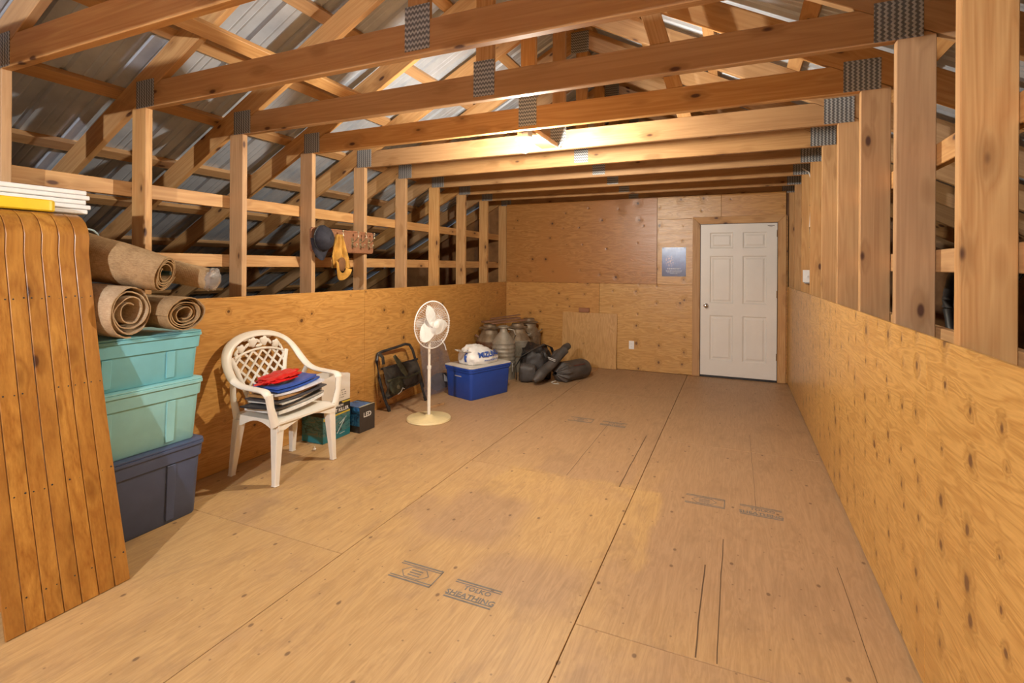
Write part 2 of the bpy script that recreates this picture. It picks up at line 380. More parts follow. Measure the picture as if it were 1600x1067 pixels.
# ---- far wall
wf = struct('wall_far')
DX0, DX1, DZ = -.432, .482, 2.04
def panel(x0, x1, z0, z1, mat, y=YF, t=.012):
    return put('plywood_panel', MB().box((x0+.0015, y, z0+.001), (x1-.0015, y+t, z1-.001)), mat, wf, bevel=.0015)
panel(XL+.012, -1.005, ZW, 2.44, M_PLY_FD, YF-.004, .016); panel(-1.005, -.18, 2.13, 2.44, M_PLY_FC)
panel(-.18, DX1+.10, 2.13, 2.44, M_PLY_F); panel(-1.005, DX0, ZW, 2.13, M_PLY_FC)
panel(XL+.012, -1.82, 0.002, ZW, M_PLY_F); panel(-1.82, DX0, .002, ZW, M_PLY_FC)
panel(DX1, XR-.012, .002, 2.13, M_PLY_F)
put('gable_sheathing', MB().prism([(-8.2, -.1), (5.5, -.1), (5.5, .05), (XM, 3.78), (-8.2, .05)], YF+.075, YF+.095, lambda a, b, d: Vector((a, d, b))), M_GABLE, wf)
wb = put('wall_back', MB().prism([(-8.2, -.1), (5.5, -.1), (5.5, .05), (XM, 3.78), (-8.2, .05)], YB-.02, YB, lambda a, b, d: Vector((a, d, b))), M_PLY_FD); wb['kind'] = 'structure'
# ---- door with mitred casing
tr = struct('trim_1'); TW = .095; ty0, ty1 = YF-.02, YF-.001
def casing(poly, org, ang): return slab('casing_board', poly, ty0, ty1, org, ang, M_LUM, tr)
casing([(DX0-TW-.008, .002), (DX0-.008, .002), (DX0-.008, DZ+.006), (DX0-TW-.008, DZ+TW+.006)], (DX0-.05, 0), math.pi/2)
casing([(DX1+.008, .002), (DX1+TW+.008, .002), (DX1+TW+.008, DZ+TW+.006), (DX1+.008, DZ+.006)], (DX1+.05, 0), math.pi/2)
casing([(DX0-.0085, DZ+.007), (DX1+.0085, DZ+.007), (DX1+TW+.0085, DZ+TW+.007), (DX0-TW-.0085, DZ+TW+.007)], (DX0, DZ+.05), 0)
dr = struct('door_1', (0, YF+.004, 0)); dr['label'] = 'white six-panel door in the far plywood wall'
def door_mesh():
    m = MB(); W = DX1-DX0; y0 = -.014
    xs = [0, .115, .115+.285, W-.115-.285, W-.115, W]; zs = [.028, .23, .83, .99, 1.62, 1.72, 1.93, DZ]
    for i in range(5):
        for j in range(7):
            x0, x1, z0, z1 = DX0+xs[i], DX0+xs[i+1], zs[j], zs[j+1]
            if i in (1, 3) and j in (1, 3, 5):     # moulded panel: sunk groove, raised field
                r = [(0, y0), (.014, y0+.011), (.028, y0+.011), (.050, y0+.003)]
                rings = [[Vector((x0+d, yy, z0+d)), Vector((x1-d, yy, z0+d)), Vector((x1-d, yy, z1-d)), Vector((x0+d, yy, z1-d))] for d, yy in r]
                o = len(m.v); m.v += [tuple(v) for q in rings for v in q]
                for q in range(len(rings)-1):
                    for t in range(4): m.f.append((o+q*4+t, o+q*4+(t+1) % 4, o+q*4+4+(t+1) % 4, o+q*4+4+t))
                e = o+(len(rings)-1)*4; m.f.append((e, e+1, e+2, e+3))
            else: m.add([(x0, y0, z0), (x1, y0, z0), (x1, y0, z1), (x0, y0, z1)], [(0, 1, 2, 3)])
    m.add([(DX0, y0, .028), (DX1, y0, .028), (DX1, y0, DZ), (DX0, y0, DZ), (DX0, .028, .028), (DX1, .028, .028), (DX1, .028, DZ), (DX0, .028, DZ)],
          [(4, 7, 6, 5), (0, 4, 5, 1), (1, 5, 6, 2), (2, 6, 7, 3), (3, 7, 4, 0)])
    return m
me = door_mesh().mesh('door_leaf', fix=True); link('door_leaf', me, M_DOOR, dr)
put('threshold', MB().box((DX0-.005, -.02, .002), (DX1+.005, .02, .024)), M_DARK, dr, bevel=.002)
put('reveal', MB().box((DX0-.007, -.008, .026), (DX0-.001, .02, DZ)).box((DX1+.001, -.008, .026), (DX1+.007, .02, DZ)).box((DX0-.007, -.008, DZ+.001), (DX1+.007, .02, DZ+.006)), M_DARK, dr)
KM = Matrix.Translation((DX0+.067, -.014, .955)) @ Matrix.Rotation(math.pi/2, 4, 'X')
put('knob', MB().lathe([(.001, 0), (.03, 0), (.031, .006), (.012, .012), (.012, .03), (.022, .036), (.027, .048), (.024, .06), (.012, .066), (.001, .067)], 20, KM), M_CHROME, dr, True)
for z in (.28, 1.08, 1.86):
    put('hinge', MB().tube([(DX1-.004, -.019, z), (DX1-.004, -.019, z+.09)], .005, 8), M_CHROME, dr, True)
put('weather_mark', MB().box((DX1-.11, -.0146, DZ-.038), (DX1-.03, -.0141, DZ-.03)).box((DX1-.09, -.0146, DZ-.05), (DX1-.055, -.0141, DZ-.044)), M_INK, dr)
# ---- metal roof on purlins ("ceiling")
ce = struct('ceiling'); cosp = 1/math.sqrt(1+PITCH**2); RV = D/cosp
def roof_z(x, off=0): return ZR+PITCH*((x-XL) if x < XM else (XR-x))+off
Lx = 6.65; SLOPE = Lx/cosp
for side in (-1, 1):
    ang = math.atan(PITCH)
    # local frame: X down the slope, Y along the ridge, Z out of the roof
    dx = Vector((side*math.cos(ang), 0, -math.sin(ang))); dy = Vector((0, 1, 0)); dz = Vector((side*math.sin(ang), 0, math.cos(ang)))
    def FM(p): return Matrix(((dx.x, dy.x, dz.x, p[0]), (dx.y, dy.y, dz.y, p[1]), (dx.z, dy.z, dz.z, p[2]), (0, 0, 0, 1)))
    zt = roof_z(XM)+RV
    per = .2286; prof = []
    for i in range(4):
        b = i*per; prof += [(b, 0), (b+.07, 0), (b+.078, .004), (b+.086, 0), (b+.118, 0), (b+.126, .004), (b+.134, 0), (b+.188, 0), (b+.2, .019), (b+.216, .019)]
    prof.append((4*per, 0))
    m = MB(); n = len(prof)
    m.add([(0, a, h) for a, h in prof]+[(SLOPE, a, h) for a, h in prof], [(i, i+1, i+1+n, i+n) for i in range(n-1)])
    sheet = m.mesh('roof_sheet', fix=False)
    y = YB
    while y < YF+.05:
        link('roof_sheet', sheet, M_ROOF, ce, FM((XM, y, zt+.0400)))
        y += 4*per
    pm = MB().box((-(YF-YB+.05)/2, -.044, 0), ((YF-YB+.05)/2, .044, .038)).mesh('purlin', bevel=.002)
    s = .10
    while s < SLOPE-.1:
        base = Vector((XM, (YB+YF+.05)/2, zt)) + dx*s + dz*.0005
        # board local x along the ridge
        Mx = Matrix(((0, dx.x, dz.x, base.x), (1, dx.y, dz.y, base.y), (0, dx.z, dz.z, base.z), (0, 0, 0, 1)))
        link('purlin', pm, M_LUM, ce, Mx); s += .61
# ================================================================== TRUSSES
ORD = ['', 'second', 'third', 'fourth', 'fifth', 'sixth', 'seventh', 'eighth', 'ninth', 'tenth', 'eleventh']
def truss_label(k):
    n = 8-k
    return 'timber roof truss standing against the wall with the white door' if n == 0 else f'{ORD[n]} timber roof truss counted from the wall with the white door'
def make_truss():
    t = thing('roof_truss', truss_label(-2), 'truss', (0, Y0-2*SP, 0), group='row of attic roof trusses')
    ang = math.atan(PITCH); y0, y1 = 0, T
    xe = .138/PITCH
    cut = (ZC+D-ZR)/PITCH
    slab('ceiling_chord', [(XL+.001, ZC), (XR-.001, ZC), (XR-.001, ZR-.002), (XR-cut-.003, ZC+D), (XL+cut+.003, ZC+D), (XL+.001, ZR-.002)], y0, y1, (XL, ZC+D/2), 0, M_LUM, t)
    for s, x in ((-1, XL), (1, XR)):
        xo = x+s*PD
        slab('post', [(x, -.018), (xo, -.018), (xo, ZR-PITCH*PD-.003), (x, ZR-.003)], y0, y1, ((x+xo)/2, 0), math.pi/2, M_LUM, t)
    for s in (-1, 1):
        xe = XM+s*(Lx-.05)
        zl = roof_z(XM); zE = zl-PITCH*(Lx-.05)
        slab('rafter', [(XM+s*.001, zl), (xe, zE), (xe, zE+RV), (XM+s*.001, zl+RV)], y0, y1, (XM, zl+RV/2), -s*ang if s > 0 else math.pi+ang, M_LUM, t)
    slab('king_post', [(XM+.018-.054, ZC+D+.001), (XM+.018+.054, ZC+D+.001), (XM+.018+.054, roof_z(XM+.072)-.002), (XM+.018, roof_z(XM+.018)-.002), (XM-.036, roof_z(XM-.036)-.002)], y0, y1, (XM+.018, 2.6), math.pi/2, M_LUM, t)
    zs = ZC+D+.001; xs = -.402
    def sx(z): return xs-.29*(z-zs)
    za = zs
    pa = (sx(zs), zs); pb = (sx(zs)+.098, zs)
    def hit(x0):                                    # where the strut edge meets the rafter underside
        z = (ZR+PITCH*(XR-(x0+.29*zs)))/(1-PITCH*.29) if False else None
        lo, hi = zs, 3.7
        for _ in range(40):
            mid = (lo+hi)/2
            if mid < roof_z(x0-.29*(mid-zs)): lo = mid
            else: hi = mid
        return (x0-.29*(lo-zs), lo-.003)
    slab('web_strut', [pa, pb, hit(pb[0]), hit(pa[0])], y0, y1, pa, math.pi/2+.28, M_LUM, t)
    def plate(x, z, wd, h, mat, a=0):
        put('connector_plate', MB().box((-wd/2, -.0022, -h/2), (wd/2, 0, h/2)), mat, t, M=Matrix.Translation((x, -.0003, z)) @ Matrix.Rotation(a, 4, 'Y'))
    plate(XL-.005, ZC+.088, .172, .168, M_PLATE); plate(XR+.005, ZC+.088, .172, .168, M_PLATE)
    plate(XM+.018, ZC+.125, .134, .205, M_PLATEW)
    plate(XM, roof_z(XM)+.03, .17, .2, M_PLATEW)
    for s in (-1, 1):
        x = XM+s*4.11
        plate(x, roof_z(x)+RV/2, .25, .13, M_PLATE, s*ang)
    return t
tp = make_truss()
def copy_tree(o, parent=None):
    c = o.copy(); C.objects.link(c); c.parent = parent
    for ch in list(o.children): copy_tree(ch, c)
    return c
for k in range(-1, 9):
    c = copy_tree(tp); c.location = (0, Y0+k*SP, 0); c['label'] = truss_label(k)
# ---- horizontal boards behind the posts, lateral brace under the left rafters
def girt(x, z, y0, y1, label, h=.092):
    o = board('girt_board', (x, y0, z), (x, y1, z), .038, h, M_LUM); tag(o, label, 'board', 'horizontal boards nailed behind the posts')
for x, sd in ((XL-PD-.0205, 'left'), (XR+PD+.0205, 'right')):
    girt(x, 1.925, YB+.1, YF+.05, f'upper horizontal board nailed behind the {sd} row of posts')
    girt(x, 1.488, YB+.1, YF+.05, f'lower horizontal board nailed behind the {sd} row of posts')
    girt(x, 1.17, YB+.1, YF+.05, f'lowest horizontal board behind the {sd} posts, at the plywood top')
xb = -2.74
b_ = board('lateral_brace', (xb, .7, roof_z(xb)-.030), (xb, 3.33, roof_z(xb)-.030), .09, .038, M_LUM, up=(-math.sin(math.atan(PITCH)), 0, math.cos(math.atan(PITCH))))
tag(b_, 'long brace board running under the left rafters towards the bulb', 'board')
# ================================================================== LAMPS
def lamp(loc, strength, label, colour=LIGHT_COL):
    t = thing('ceiling_lamp', label, 'lamp', loc)      # loc = centre of the bulb
    put('mounting_board', MB().box((-.07, -.08, .118), (.07, .54, .155)), M_LUM, t, bevel=.002)
    put('junction_box', MB().lathe([(.001, .076), (.058, .076), (.058, .117), (.001, .117)], 8), plain('galvanised_box', (.5, .5, .5), .4, .8), t)
    put('lamp_holder', MB().lathe([(.001, .046), (.024, .046), (.028, .052), (.034, .060), (.066, .064), (.070, .070), (.068, .0755), (.001, .0755)], 32), M_WHITE, t, True)
    wire = [(.05, 0, .1), (.085, .05, .1), (.095, .2, .098), (.075, .35, .11), (.085, .5, .111)]
    put('wire', MB().tube(wire, .006, 8), M_WHITE, t, True)
    k = NT('bulb_glow'); e = k.n('Emission', {'Color': colour, 'Strength': strength}); k.t.links.new(e.outputs[0], k.t.nodes['Material Output'].inputs[0])
    prof = [(.001, -.034)]+[(.034*math.cos(a), .034*math.sin(a)) for a in [-1.3, -1.0, -.7, -.4, -.1, .2, .5, .8]]+[(.016, .036), (.0135, .045)]
    put('bulb', MB().lathe(prof, 16), k.m, t, True)
    return t
lamp((-1.407, 3.405, 2.315), BULB_ROOM, 'glowing bare bulb in a white lampholder between the ceiling chords')
lamp((-1.3, -1.6, 2.398), BULB_FILL, 'added fill bulb in a white lampholder, unseen behind the viewer', LIGHT_FILL)  # out of view, added as fill for faces turned to the camera
# ================================================================== TOBOGGAN
M_TOB = lumber('varnished_toboggan_wood', (.56, .275, .055), (.27, .095, .014), (.08, .03, .012), (.40, .17, .035), 3.0, .3)
M_TOB.node_tree.nodes['Principled BSDF'].inputs['Roughness'].default_value = .3
tb = thing('toboggan', 'varnished wooden slatted toboggan with curled top leaning at the left edge', 'toboggan', (-2.55, 1.216, 0))
path = []                                            # running surface in the local x-z plane
for i in range(14):
    f = i/13; path.append(Vector((-.345*f-.02*math.sin(f*math.pi), 0, .004+1.5*f)))
cx, cz, rr = -.475, 1.535, .135
for i in range(1, 9):
    a = math.radians(-8+i*17); path.append(Vector((cx+rr*math.cos(a), 0, cz+rr*math.sin(a)+.03)))
NS = 7; SW = .44/NS
def slat_mesh():
    m = MB(); th = .009; hw = SW/2-.0016; n = len(path)
    for i, p in enumerate(path):
        a = (path[min(i+1, n-1)]-path[max(i-1, 0)]).normalized(); nrm = Vector((a.z, 0, -a.x))
        f = p; b = p-nrm*th
        for q, y in ((f, -hw+.002), (f, hw-.002), (f-nrm*.002, hw), (b, hw), (b, -hw), (f-nrm*.002, -hw)): m.v.append((q.x, y, q.z))
    for i in range(n-1):
        for j in range(6): m.f.append((i*6+j, i*6+(j+1) % 6, i*6+6+(j+1) % 6, i*6+6+j))
    m.f.append((5, 4, 3, 2, 1, 0)); e = (n-1)*6; m.f.append(tuple(e+j for j in range(6)))
    return m
# local x along the slat so that the grain follows it: swap axes with a rotation
RS = Matrix.Rotation(-math.pi/2, 4, 'Y'); m = slat_mesh(); m.v = [tuple(RS.inverted() @ Vector(v)) for v in m.v]
sm = m.mesh('slat', True)
for i in range(NS): link('slat', sm, M_TOB, tb, Matrix.Translation((0, -.22+SW*(i+.5), 0)) @ RS)
for z in (.12, .5, .9, 1.3):
    p = Vector((-.345*z/1.5-.02*math.sin(z/1.5*math.pi)-.026, 0, z)); put('cross_bar', MB().box((p.x-.012, -.215, z-.02), (p.x+.012, .215, z+.02)), M_TOB, tb, bevel=.003)
    mm = MB()
    for i in range(NS):
        for s in (-.018, .018):
            mm.lathe([(.0005, 0), (.004, 0), (.003, .0015), (.0005, .0018)], 8, Matrix.Translation((p.x+.026, -.22+SW*(i+.5)+s, z+R.uniform(-.006, .006))) @ Matrix.Rotation(math.radians(90-13), 4, 'Y'))
    put('screw_heads', mm, M_DARK, tb, kind='stuff')
# ================================================================== BINS, CARTONS, ROLLS
def rr_poly(lx, ly, r, n=4):
    out = []
    for cx_, cy_, a0 in ((lx-r, ly-r, 0), (-lx+r, ly-r, 90), (-lx+r, -ly+r, 180), (lx-r, -ly+r, 270)):
        for i in range(n+1): a = math.radians(a0+90*i/n); out.append((cx_+r*math.cos(a), cy_+r*math.sin(a)))
    return out
def loft(m, rings, cap0=True, cap1=True):
    o = len(m.v); n = len(rings[0])
    for q in rings: m.v += [tuple(v) for v in q]
    for i in range(len(rings)-1):
        for j in range(n): m.f.append((o+i*n+j, o+i*n+(j+1) % n, o+(i+1)*n+(j+1) % n, o+(i+1)*n+j))
    if cap0: m.f.append(tuple(o+j for j in range(n))[::-1])
    if cap1: m.f.append(tuple(o+(len(rings)-1)*n+j for j in range(n)))
    return m
def ring(lx, ly, r, z): return [Vector((a, b, z)) for a, b in rr_poly(lx, ly, r)]
def tote(name, label, loc, rz, lx, ly, h, mat, lidmat, taper=.035, lid=True, ribs=True, band=.09, grp=None):
    """lx, ly = half sizes at the rim"""
    t = thing(name, label, 'storage bin', loc, rz, grp); bx, by = lx-taper, ly-taper
    def at(z): f = z/h; return bx+(lx-.012-bx)*f, by+(ly-.012-by)*f
    m = MB(); zb = h-band; a0 = at(0); a1 = at(zb); a2 = at(h-.02)
    loft(m, [ring(a0[0]-.006, a0[1]-.006, .03, 0), ring(a0[0], a0[1], .035, .008), ring(a1[0], a1[1], .04, zb), ring(a1[0]+.010, a1[1]+.010, .045, zb+.006), ring(a2[0]+.010, a2[1]+.010, .045, h-.02)])
    put('body', m, mat, t, True)
    put('rim', loft(MB(), [ring(lx-.004, ly-.004, .045, h-.0195), ring(lx+.004, ly+.004, .05, h-.017), ring(lx+.004, ly+.004, .05, h-.003), ring(lx, ly, .048, h)]), mat, t, True)
    if lid:
        put('lid', loft(MB(), [ring(lx-.002, ly-.002, .048, h+.0005), ring(lx+.002, ly+.002, .048, h+.004), ring(lx+.001, ly+.001, .048, h+.010), ring(lx-.02, ly-.02, .04, h+.013)]), lidmat, t, True)
    if ribs:
        for s in (-1, 1):                    # raised field between two upright channels on the long faces
            for yy in (-.16, .16):
                q0 = at(.02); q1 = at(zb-.01)
                put('rib', MB().hexa([(s*q0[0]-.002, yy-.022, .02), (s*q0[0]+s*.007, yy-.022, .02), (s*q0[0]+s*.007, yy+.022, .02), (s*q0[0]-.002, yy+.022, .02)],
                                     [(s*q1[0]-.002, yy-.024, zb-.003), (s*q1[0]+s*.008, yy-.024, zb-.003), (s*q1[0]+s*.008, yy+.024, zb-.003), (s*q1[0]-.002, yy+.024, zb-.003)]), mat, t, bevel=.002)
    return t
BX, BY = -3.085, 1.672
tote('storage_bin', 'slate blue plastic tote at the bottom of the stack', (BX, BY, 0), 0, .212, .355, .425, M_NAVY, M_NAVY, grp='stacked totes by the left wall')
tote('storage_bin', 'pale teal plastic tote in the middle of the stack', (BX, BY, .4395), 0, .208, .35, .345, M_TEAL2, M_TEAL2, grp='stacked totes by the left wall')
tote('storage_bin', 'teal plastic tote at the top of the stack under the burlap rolls', (BX, BY, .7990), 0, .204, .345, .262, M_TEAL, M_TEAL, taper=.03, grp='stacked totes by the left wall')
M_CARD = plain('brown_cardboard', (.36, .23, .12), .8, var=.1, sc_=4)
def carton(name, label, lo, hi, mat, lid=True):
    c = Vector(((lo[0]+hi[0])/2, (lo[1]+hi[1])/2, lo[2])); t = thing(name, label, 'box', c)
    h = hi[2]-lo[2]; lx = (hi[0]-lo[0])/2; ly = (hi[1]-lo[1])/2
    put('body', MB().box((-lx, -ly, 0), (lx, ly, h)), mat, t, bevel=.003)
    put('tape', MB().box((-lx+.001, -.025, h), (lx-.001, .025, h+.0006)), plain('parcel_tape', (.45, .33, .18), .3), t)
    return t
carton('cardboard_carton', 'large brown carton on the floor behind the toboggan', (-3.305, .55, 0), (-2.97, 1.08, .60), M_CARD)
carton('cardboard_carton', 'middle brown carton of the pile behind the toboggan', (-3.305, .55, .602), (-3.02, 1.08, 1.16), M_CARD)
carton('cardboard_carton', 'top brown carton of the pile behind the toboggan, under white boards', (-3.305, .55, 1.162), (-3.125, 1.06, 1.712), M_CARD)
wn = ['lowest', 'second lowest', 'middle', 'second highest', 'topmost']
for i in range(5):
    e = [0, .012, -.006, .008, -.004][i]
    o = put('white_board', MB().box((-.105, -.455, 0), (.105, .455, .0225)), M_WHITE, None, bevel=.004, M=Matrix.Translation((-3.2+e*.3, 1.072+e, 1.7135+.0245*i)))
    tag(o, f'{wn[i]} white board of the flat stack above the toboggan', 'board', 'white boards behind the toboggan')
m = MB(); loft(m, [[Vector((x, y, z)) for x, y in rr_poly(.042, .33, .038, 5)] for z in (0, .055)])
o = put('yellow_pad', m, plain('yellow_plastic', (.80, .56, .02), .4, var=.05), None, True, .006, Matrix.Translation((-3.025, 1.02, 1.7035)))
tag(o, 'yellow flat plastic pad resting on the toboggan curl', 'pad')
def burlap(name, col, dark):
    k = NT(name); tc = k.n('TexCoord').outputs['Object']
    f = k.noise(tc, 14, 5, .7); wv = k.math('MULTIPLY', k.math('SINE', k.math('MULTIPLY', k.n('SeparateXYZ', {0: tc}).outputs[0], 700.0)), .5)
    fi = k.noise(k.scale(tc, (60, 260, 260)), 1, 2)
    v = k.math('ADD', k.math('MULTIPLY', f, .6), k.math('MULTIPLY', fi, .45))
    k.bump(k.math('ADD', fi, k.math('MULTIPLY', wv, .3)), .45, .003)
    return k.done(k.ramp(v, [(.32, dark), (.7, col)]), .85, 0, .2)
M_BUR = burlap('burlap_tan', (.47, .32, .165), (.22, .13, .06)); M_BUR2 = burlap('burlap_pale', (.56, .42, .26), (.31, .195, .105))
def roll(name, label, p, q, r0, r1, sq, mat, turns=4.5, seed=1, rin=.25, th=.006, cat='burlap roll'):
    """rolled-up cloth from p (hidden end) to q (open end); sq = vertical squash at the open end"""
    p = Vector(p); q = Vector(q); a = (q-p).normalized(); L = (q-p).length; b = Vector((0, 0, 1)).cross(a).normalized(); c = a.cross(b)
    t = thing(name, label, cat, M=Matrix(((a.x, b.x, c.x, p.x), (a.y, b.y, c.y, p.y), (a.z, b.z, c.z, p.z), (0, 0, 0, 1))), group='burlap rolls on the totes')
    per = 26; n = int(turns*per); ns = 12; m = MB()
    def P(i, s, inner):
        tt = i/n; th_ = 2*math.pi*tt*turns+seed; rad = rin+(1-rin)*tt**.8
        x = L*s; Rr = r0+(r1-r0)*s
        k = rad*(1+.07*noise.noise(Vector((math.cos(th_)*1.5+seed*3, math.sin(th_)*1.5, s*3+tt*4)))+.035*noise.noise(Vector((th_*2, s*9, seed))))
        edge = .02*noise.noise(Vector((tt*9, seed, 2.))) + (1-tt)*-.012
        d = (-th if inner else 0)/Rr
        fl = 1+(sq-1)*s
        return Vector((x+(edge if s > .99 else 0), math.cos(th_)*(k+d)*Rr*(1+.12*(1-fl)), math.sin(th_)*(k+d)*Rr*fl))
    for i in range(n+1):
        for s in range(ns): m.v.append(tuple(P(i, s/(ns-1), False)))
    off = len(m.v)
    for i in range(n+1):
        for s in range(ns): m.v.append(tuple(P(i, s/(ns-1), True)))
    for i in range(n):
        for s in range(ns-1):
            A = i*ns+s; m.f.append((A, A+ns, A+ns+1, A+1)); m.f.append((off+A, off+A+1, off+A+ns+1, off+A+ns))
        A = i*ns; m.f.append((A, off+A, off+A+ns, A+ns)); A = i*ns+ns-1; m.f.append((A, A+ns, off+A+ns, off+A))
    for s in range(ns-1):
        A = s; m.f.append((A, A+1, off+A+1, off+A)); A = n*ns+s; m.f.append((A, off+A, off+A+1, A+1))
    put('cloth', m, mat, t, True)
    return t, L
tA, L = roll('burlap_roll', 'fat burlap roll overhanging the front of the teal tote, beside the toboggan', (-3.31, 1.445, 1.255), (-2.83, 1.592, 1.212), .133, .136, 1.02, M_BUR2, 3.6, 1.0, .30)
tB, L = roll('burlap_roll', 'thick burlap roll lying on top, tied with pale string, tool stuck inside', (-3.28, 1.48, 1.532), (-2.83, 1.765, 1.405), .148, .114, .88, M_BUR, 4.6, 2.3, .35)
tie = [Vector((.12, math.cos(a)*.146, math.sin(a)*.141)) for a in [2*math.pi*i/24 for i in range(24)]]
put('string', MB().tube(tie, .005, 6, True), plain('pale_blue_string', (.42, .56, .60), .6), tB, True)
put('tool_handle', MB().lathe([(.001, 0), (.012, 0), (.013, .04), (.012, .075), (.001, .077)], 12, Matrix.Translation((L-.06, .01, -.01)) @ Matrix.Rotation(math.radians(78), 4, 'Y')), plain('dark_green_rubber', (.01, .03, .025), .4), tB, True)
put('tool_collar', MB().lathe([(.001, 0), (.0145, 0), (.0145, .016), (.001, .016)], 12, Matrix.Translation((L-.055, .01, -.009)) @ Matrix.Rotation(math.radians(78), 4, 'Y')), plain('yellow_tape', (.7, .55, .02), .4), tB, True)
tC, L = roll('burlap_roll', 'flattened burlap roll under the string-tied roll, right-hand end of the pile', (-3.29, 1.80, 1.195), (-2.82, 1.868, 1.178), .098, .124, .78, M_BUR, 4.8, 4.4, .3)
tD, L = roll('burlap_roll', 'slim brown roll in clear plastic behind the other rolls', (-3.25, 1.80, 1.475), (-2.90, 2.08, 1.365), .088, .070, .95, M_BUR, 3.2, 6.0, .4)
M_CLEAR = plain('clear_plastic_film', (.75, .73, .70), .12, var=.1, sc_=20, bump=.9, spec=.8, tr=.75)
put('plastic_end', MB().blob((L-.005, 0, 0), (.045, .074, .07), 22, 1, .25, 5, 3), M_CLEAR, tD, True)
# ================================================================== PLASTIC ARMCHAIR
def armchair():
    t = thing('plastic_armchair', 'white plastic garden armchair with lattice back piled with papers', 'chair', (-2.965, 2.69, 0))
    # legs
    for sx, sy in ((1, -1), (1, 1), (-1, -1), (-1, 1)):
        top = Vector((.185 if sx > 0 else -.175, sy*.235, .395)); bot = Vector((.20 if sx > 0 else -.215, sy*.262, 0))
        wt, wb_ = .032, .018
        def q(p, h): return [p+Vector((-h, -h, 0)), p+Vector((h, -h, 0)), p+Vector((h, h, 0)), p+Vector((-h, h, 0))]
        m = MB().hexa(q(bot, wb_), q(top, wt)); m.hexa(q(bot, wb_+.003), q(bot+Vector((0, 0, .01)), wb_+.003))
        put('leg', m, M_WPL, t, bevel=.006)
    # seat
    def seat(u, v):
        x = -.205+.435*u; y = (-.245+.49*v)*(1+.05*u); z = .430-.02*math.sin(math.pi*u)*math.sin(math.pi*v)
        if u > .86: z -= .12*(u-.86)**1.3
        return Vector((x, y, z))
    m = MB().grid(14, 12, seat); n = len(m.v); m.v += [(a, b, c-.014) for a, b, c in m.v[:n]]
    m.f += [tuple(i+n for i in f[::-1]) for f in m.f[:]]
    def edge(idx):
        for a, b in zip(idx, idx[1:]): m.f.append((a, b, b+n, a+n))
    edge([j for j in range(12)]); edge([13*12+j for j in range(12)]); edge([i*12 for i in range(14)]); edge([i*12+11 for i in range(14)])
    put('seat', m, M_WPL, t, True)
    # apron with arched cut-outs
    for s in (-1, 1):
        pts = [(-.2, .43), (.225, .43), (.225, .36)]+[(.225-.05-.3*f, .36+.05*math.sin(math.pi*f)) for f in [i/8 for i in range(9)]]+[(-.2, .35)]
        put('apron', MB().prism(pts, s*.248, s*.26, lambda a, b, d: Vector((a, d, b))), M_WPL, t)
    pts = [(-.25, .418), (.25, .418), (.25, .36)]+[(.2-.4*f, .36+.045*math.sin(math.pi*f)) for f in [i/8 for i in range(9)]]+[(-.25, .36)]
    put('apron', MB().prism(pts, .205, .22, lambda a, b, d: Vector((d, a, b))), M_WPL, t)
    # one sweeping rim: arm - back arch - arm
    half = [(.195, .318, .600), (.17, .325, .632), (.06, .328, .640), (-.04, .328, .648), (-.12, .325, .675), (-.185, .315, .735), (-.235, .293, .81), (-.268, .245, .878), (-.288, .16, .925), (-.296, .07, .945)]
    pts = [Vector(p) for p in half]+[Vector((-.297, 0, .949))]+[Vector((p[0], -p[1], p[2])) for p in half[::-1]]
    fine = []
    for i in range(len(pts)-1):
        a = pts[max(i-1, 0)]; b = pts[i]; c = pts[i+1]; d = pts[min(i+2, len(pts)-1)]
        for f in (0, .33, .67):
            fine.append(.5*((2*b)+(c-a)*f+(2*a-5*b+4*c-d)*f*f+(3*b-a-3*c+d)*f**3))
    fine.append(pts[-1])
    put('arm_and_back_rim', MB().tube(fine, .033, 12, False, .015, up=(.5, 0, .86)), M_WPL, t, True)
    for s in (-1, 1):
        put('arm_support', MB().tube([(.20, s*.318, .612), (.205, s*.305, .52), (.205, s*.27, .40)], [.03, .027, .034], 10, False, [.016, .015, .02], up=(1, 0, 0)), M_WPL, t, True)
    def bx(z): return -.175-.12*(z-.43)/.52      # back plane
    def hw(z): return .205+.09*min(1, max(0, (z-.45)/.30)) if z < .78 else math.sqrt(max(0, 1-((z-.78)/.17)**2))*.292
    for s in (-1, 1): put('back_stile', MB().tube([(bx(z), s*(hw(z)-.075 if z < .8 else hw(z)-.05), z) for z in (.43, .52, .62, .72, .80)], .019, 8, False, .009, up=(1, 0, .1)), M_WPL, t, True)
    for s in (-1, 1): put('rear_stile', MB().tube([(-.19, s*.24, .39), (-.17, s*.29, .55), (-.13, s*.323, .67)], [.03, .022, .02], 10, False, .014, up=(1, 0, 0)), M_WPL, t, True)
    # lattice, clipped to the opening
    m = MB()
    def ok(y, z): return .46 < z < .795+.04*(1-(y/.2)**2) and abs(y) < hw(z)-.07
    for sgn in (-1, 1):
        for i in range(-9, 14):
            c0 = i*.080; seg = None
            for j in range(81):
                z = .46+.40*j/80; y = sgn*(z-.62)*.95+c0-.1
                if ok(y, z):
                    if seg is None: seg = [(y, z), (y, z)]
                    seg[1] = (y, z)
            if seg and seg[1][1]-seg[0][1] > .03:
                (ya, za), (yb, zb) = seg; m.bar((bx(za)+.002*sgn, ya, za), (bx(zb)+.002*sgn, yb, zb), .015, .008, up=(1, 0, 0))
    put('lattice', m, M_WPL, t)
    put('lattice_rail', MB().tube([(bx(.8), y, .795+.045*(1-(y/.21)**2)) for y in [-.21+.42*i/10 for i in range(11)]], .008, 8, False, .009), M_WPL, t, True)
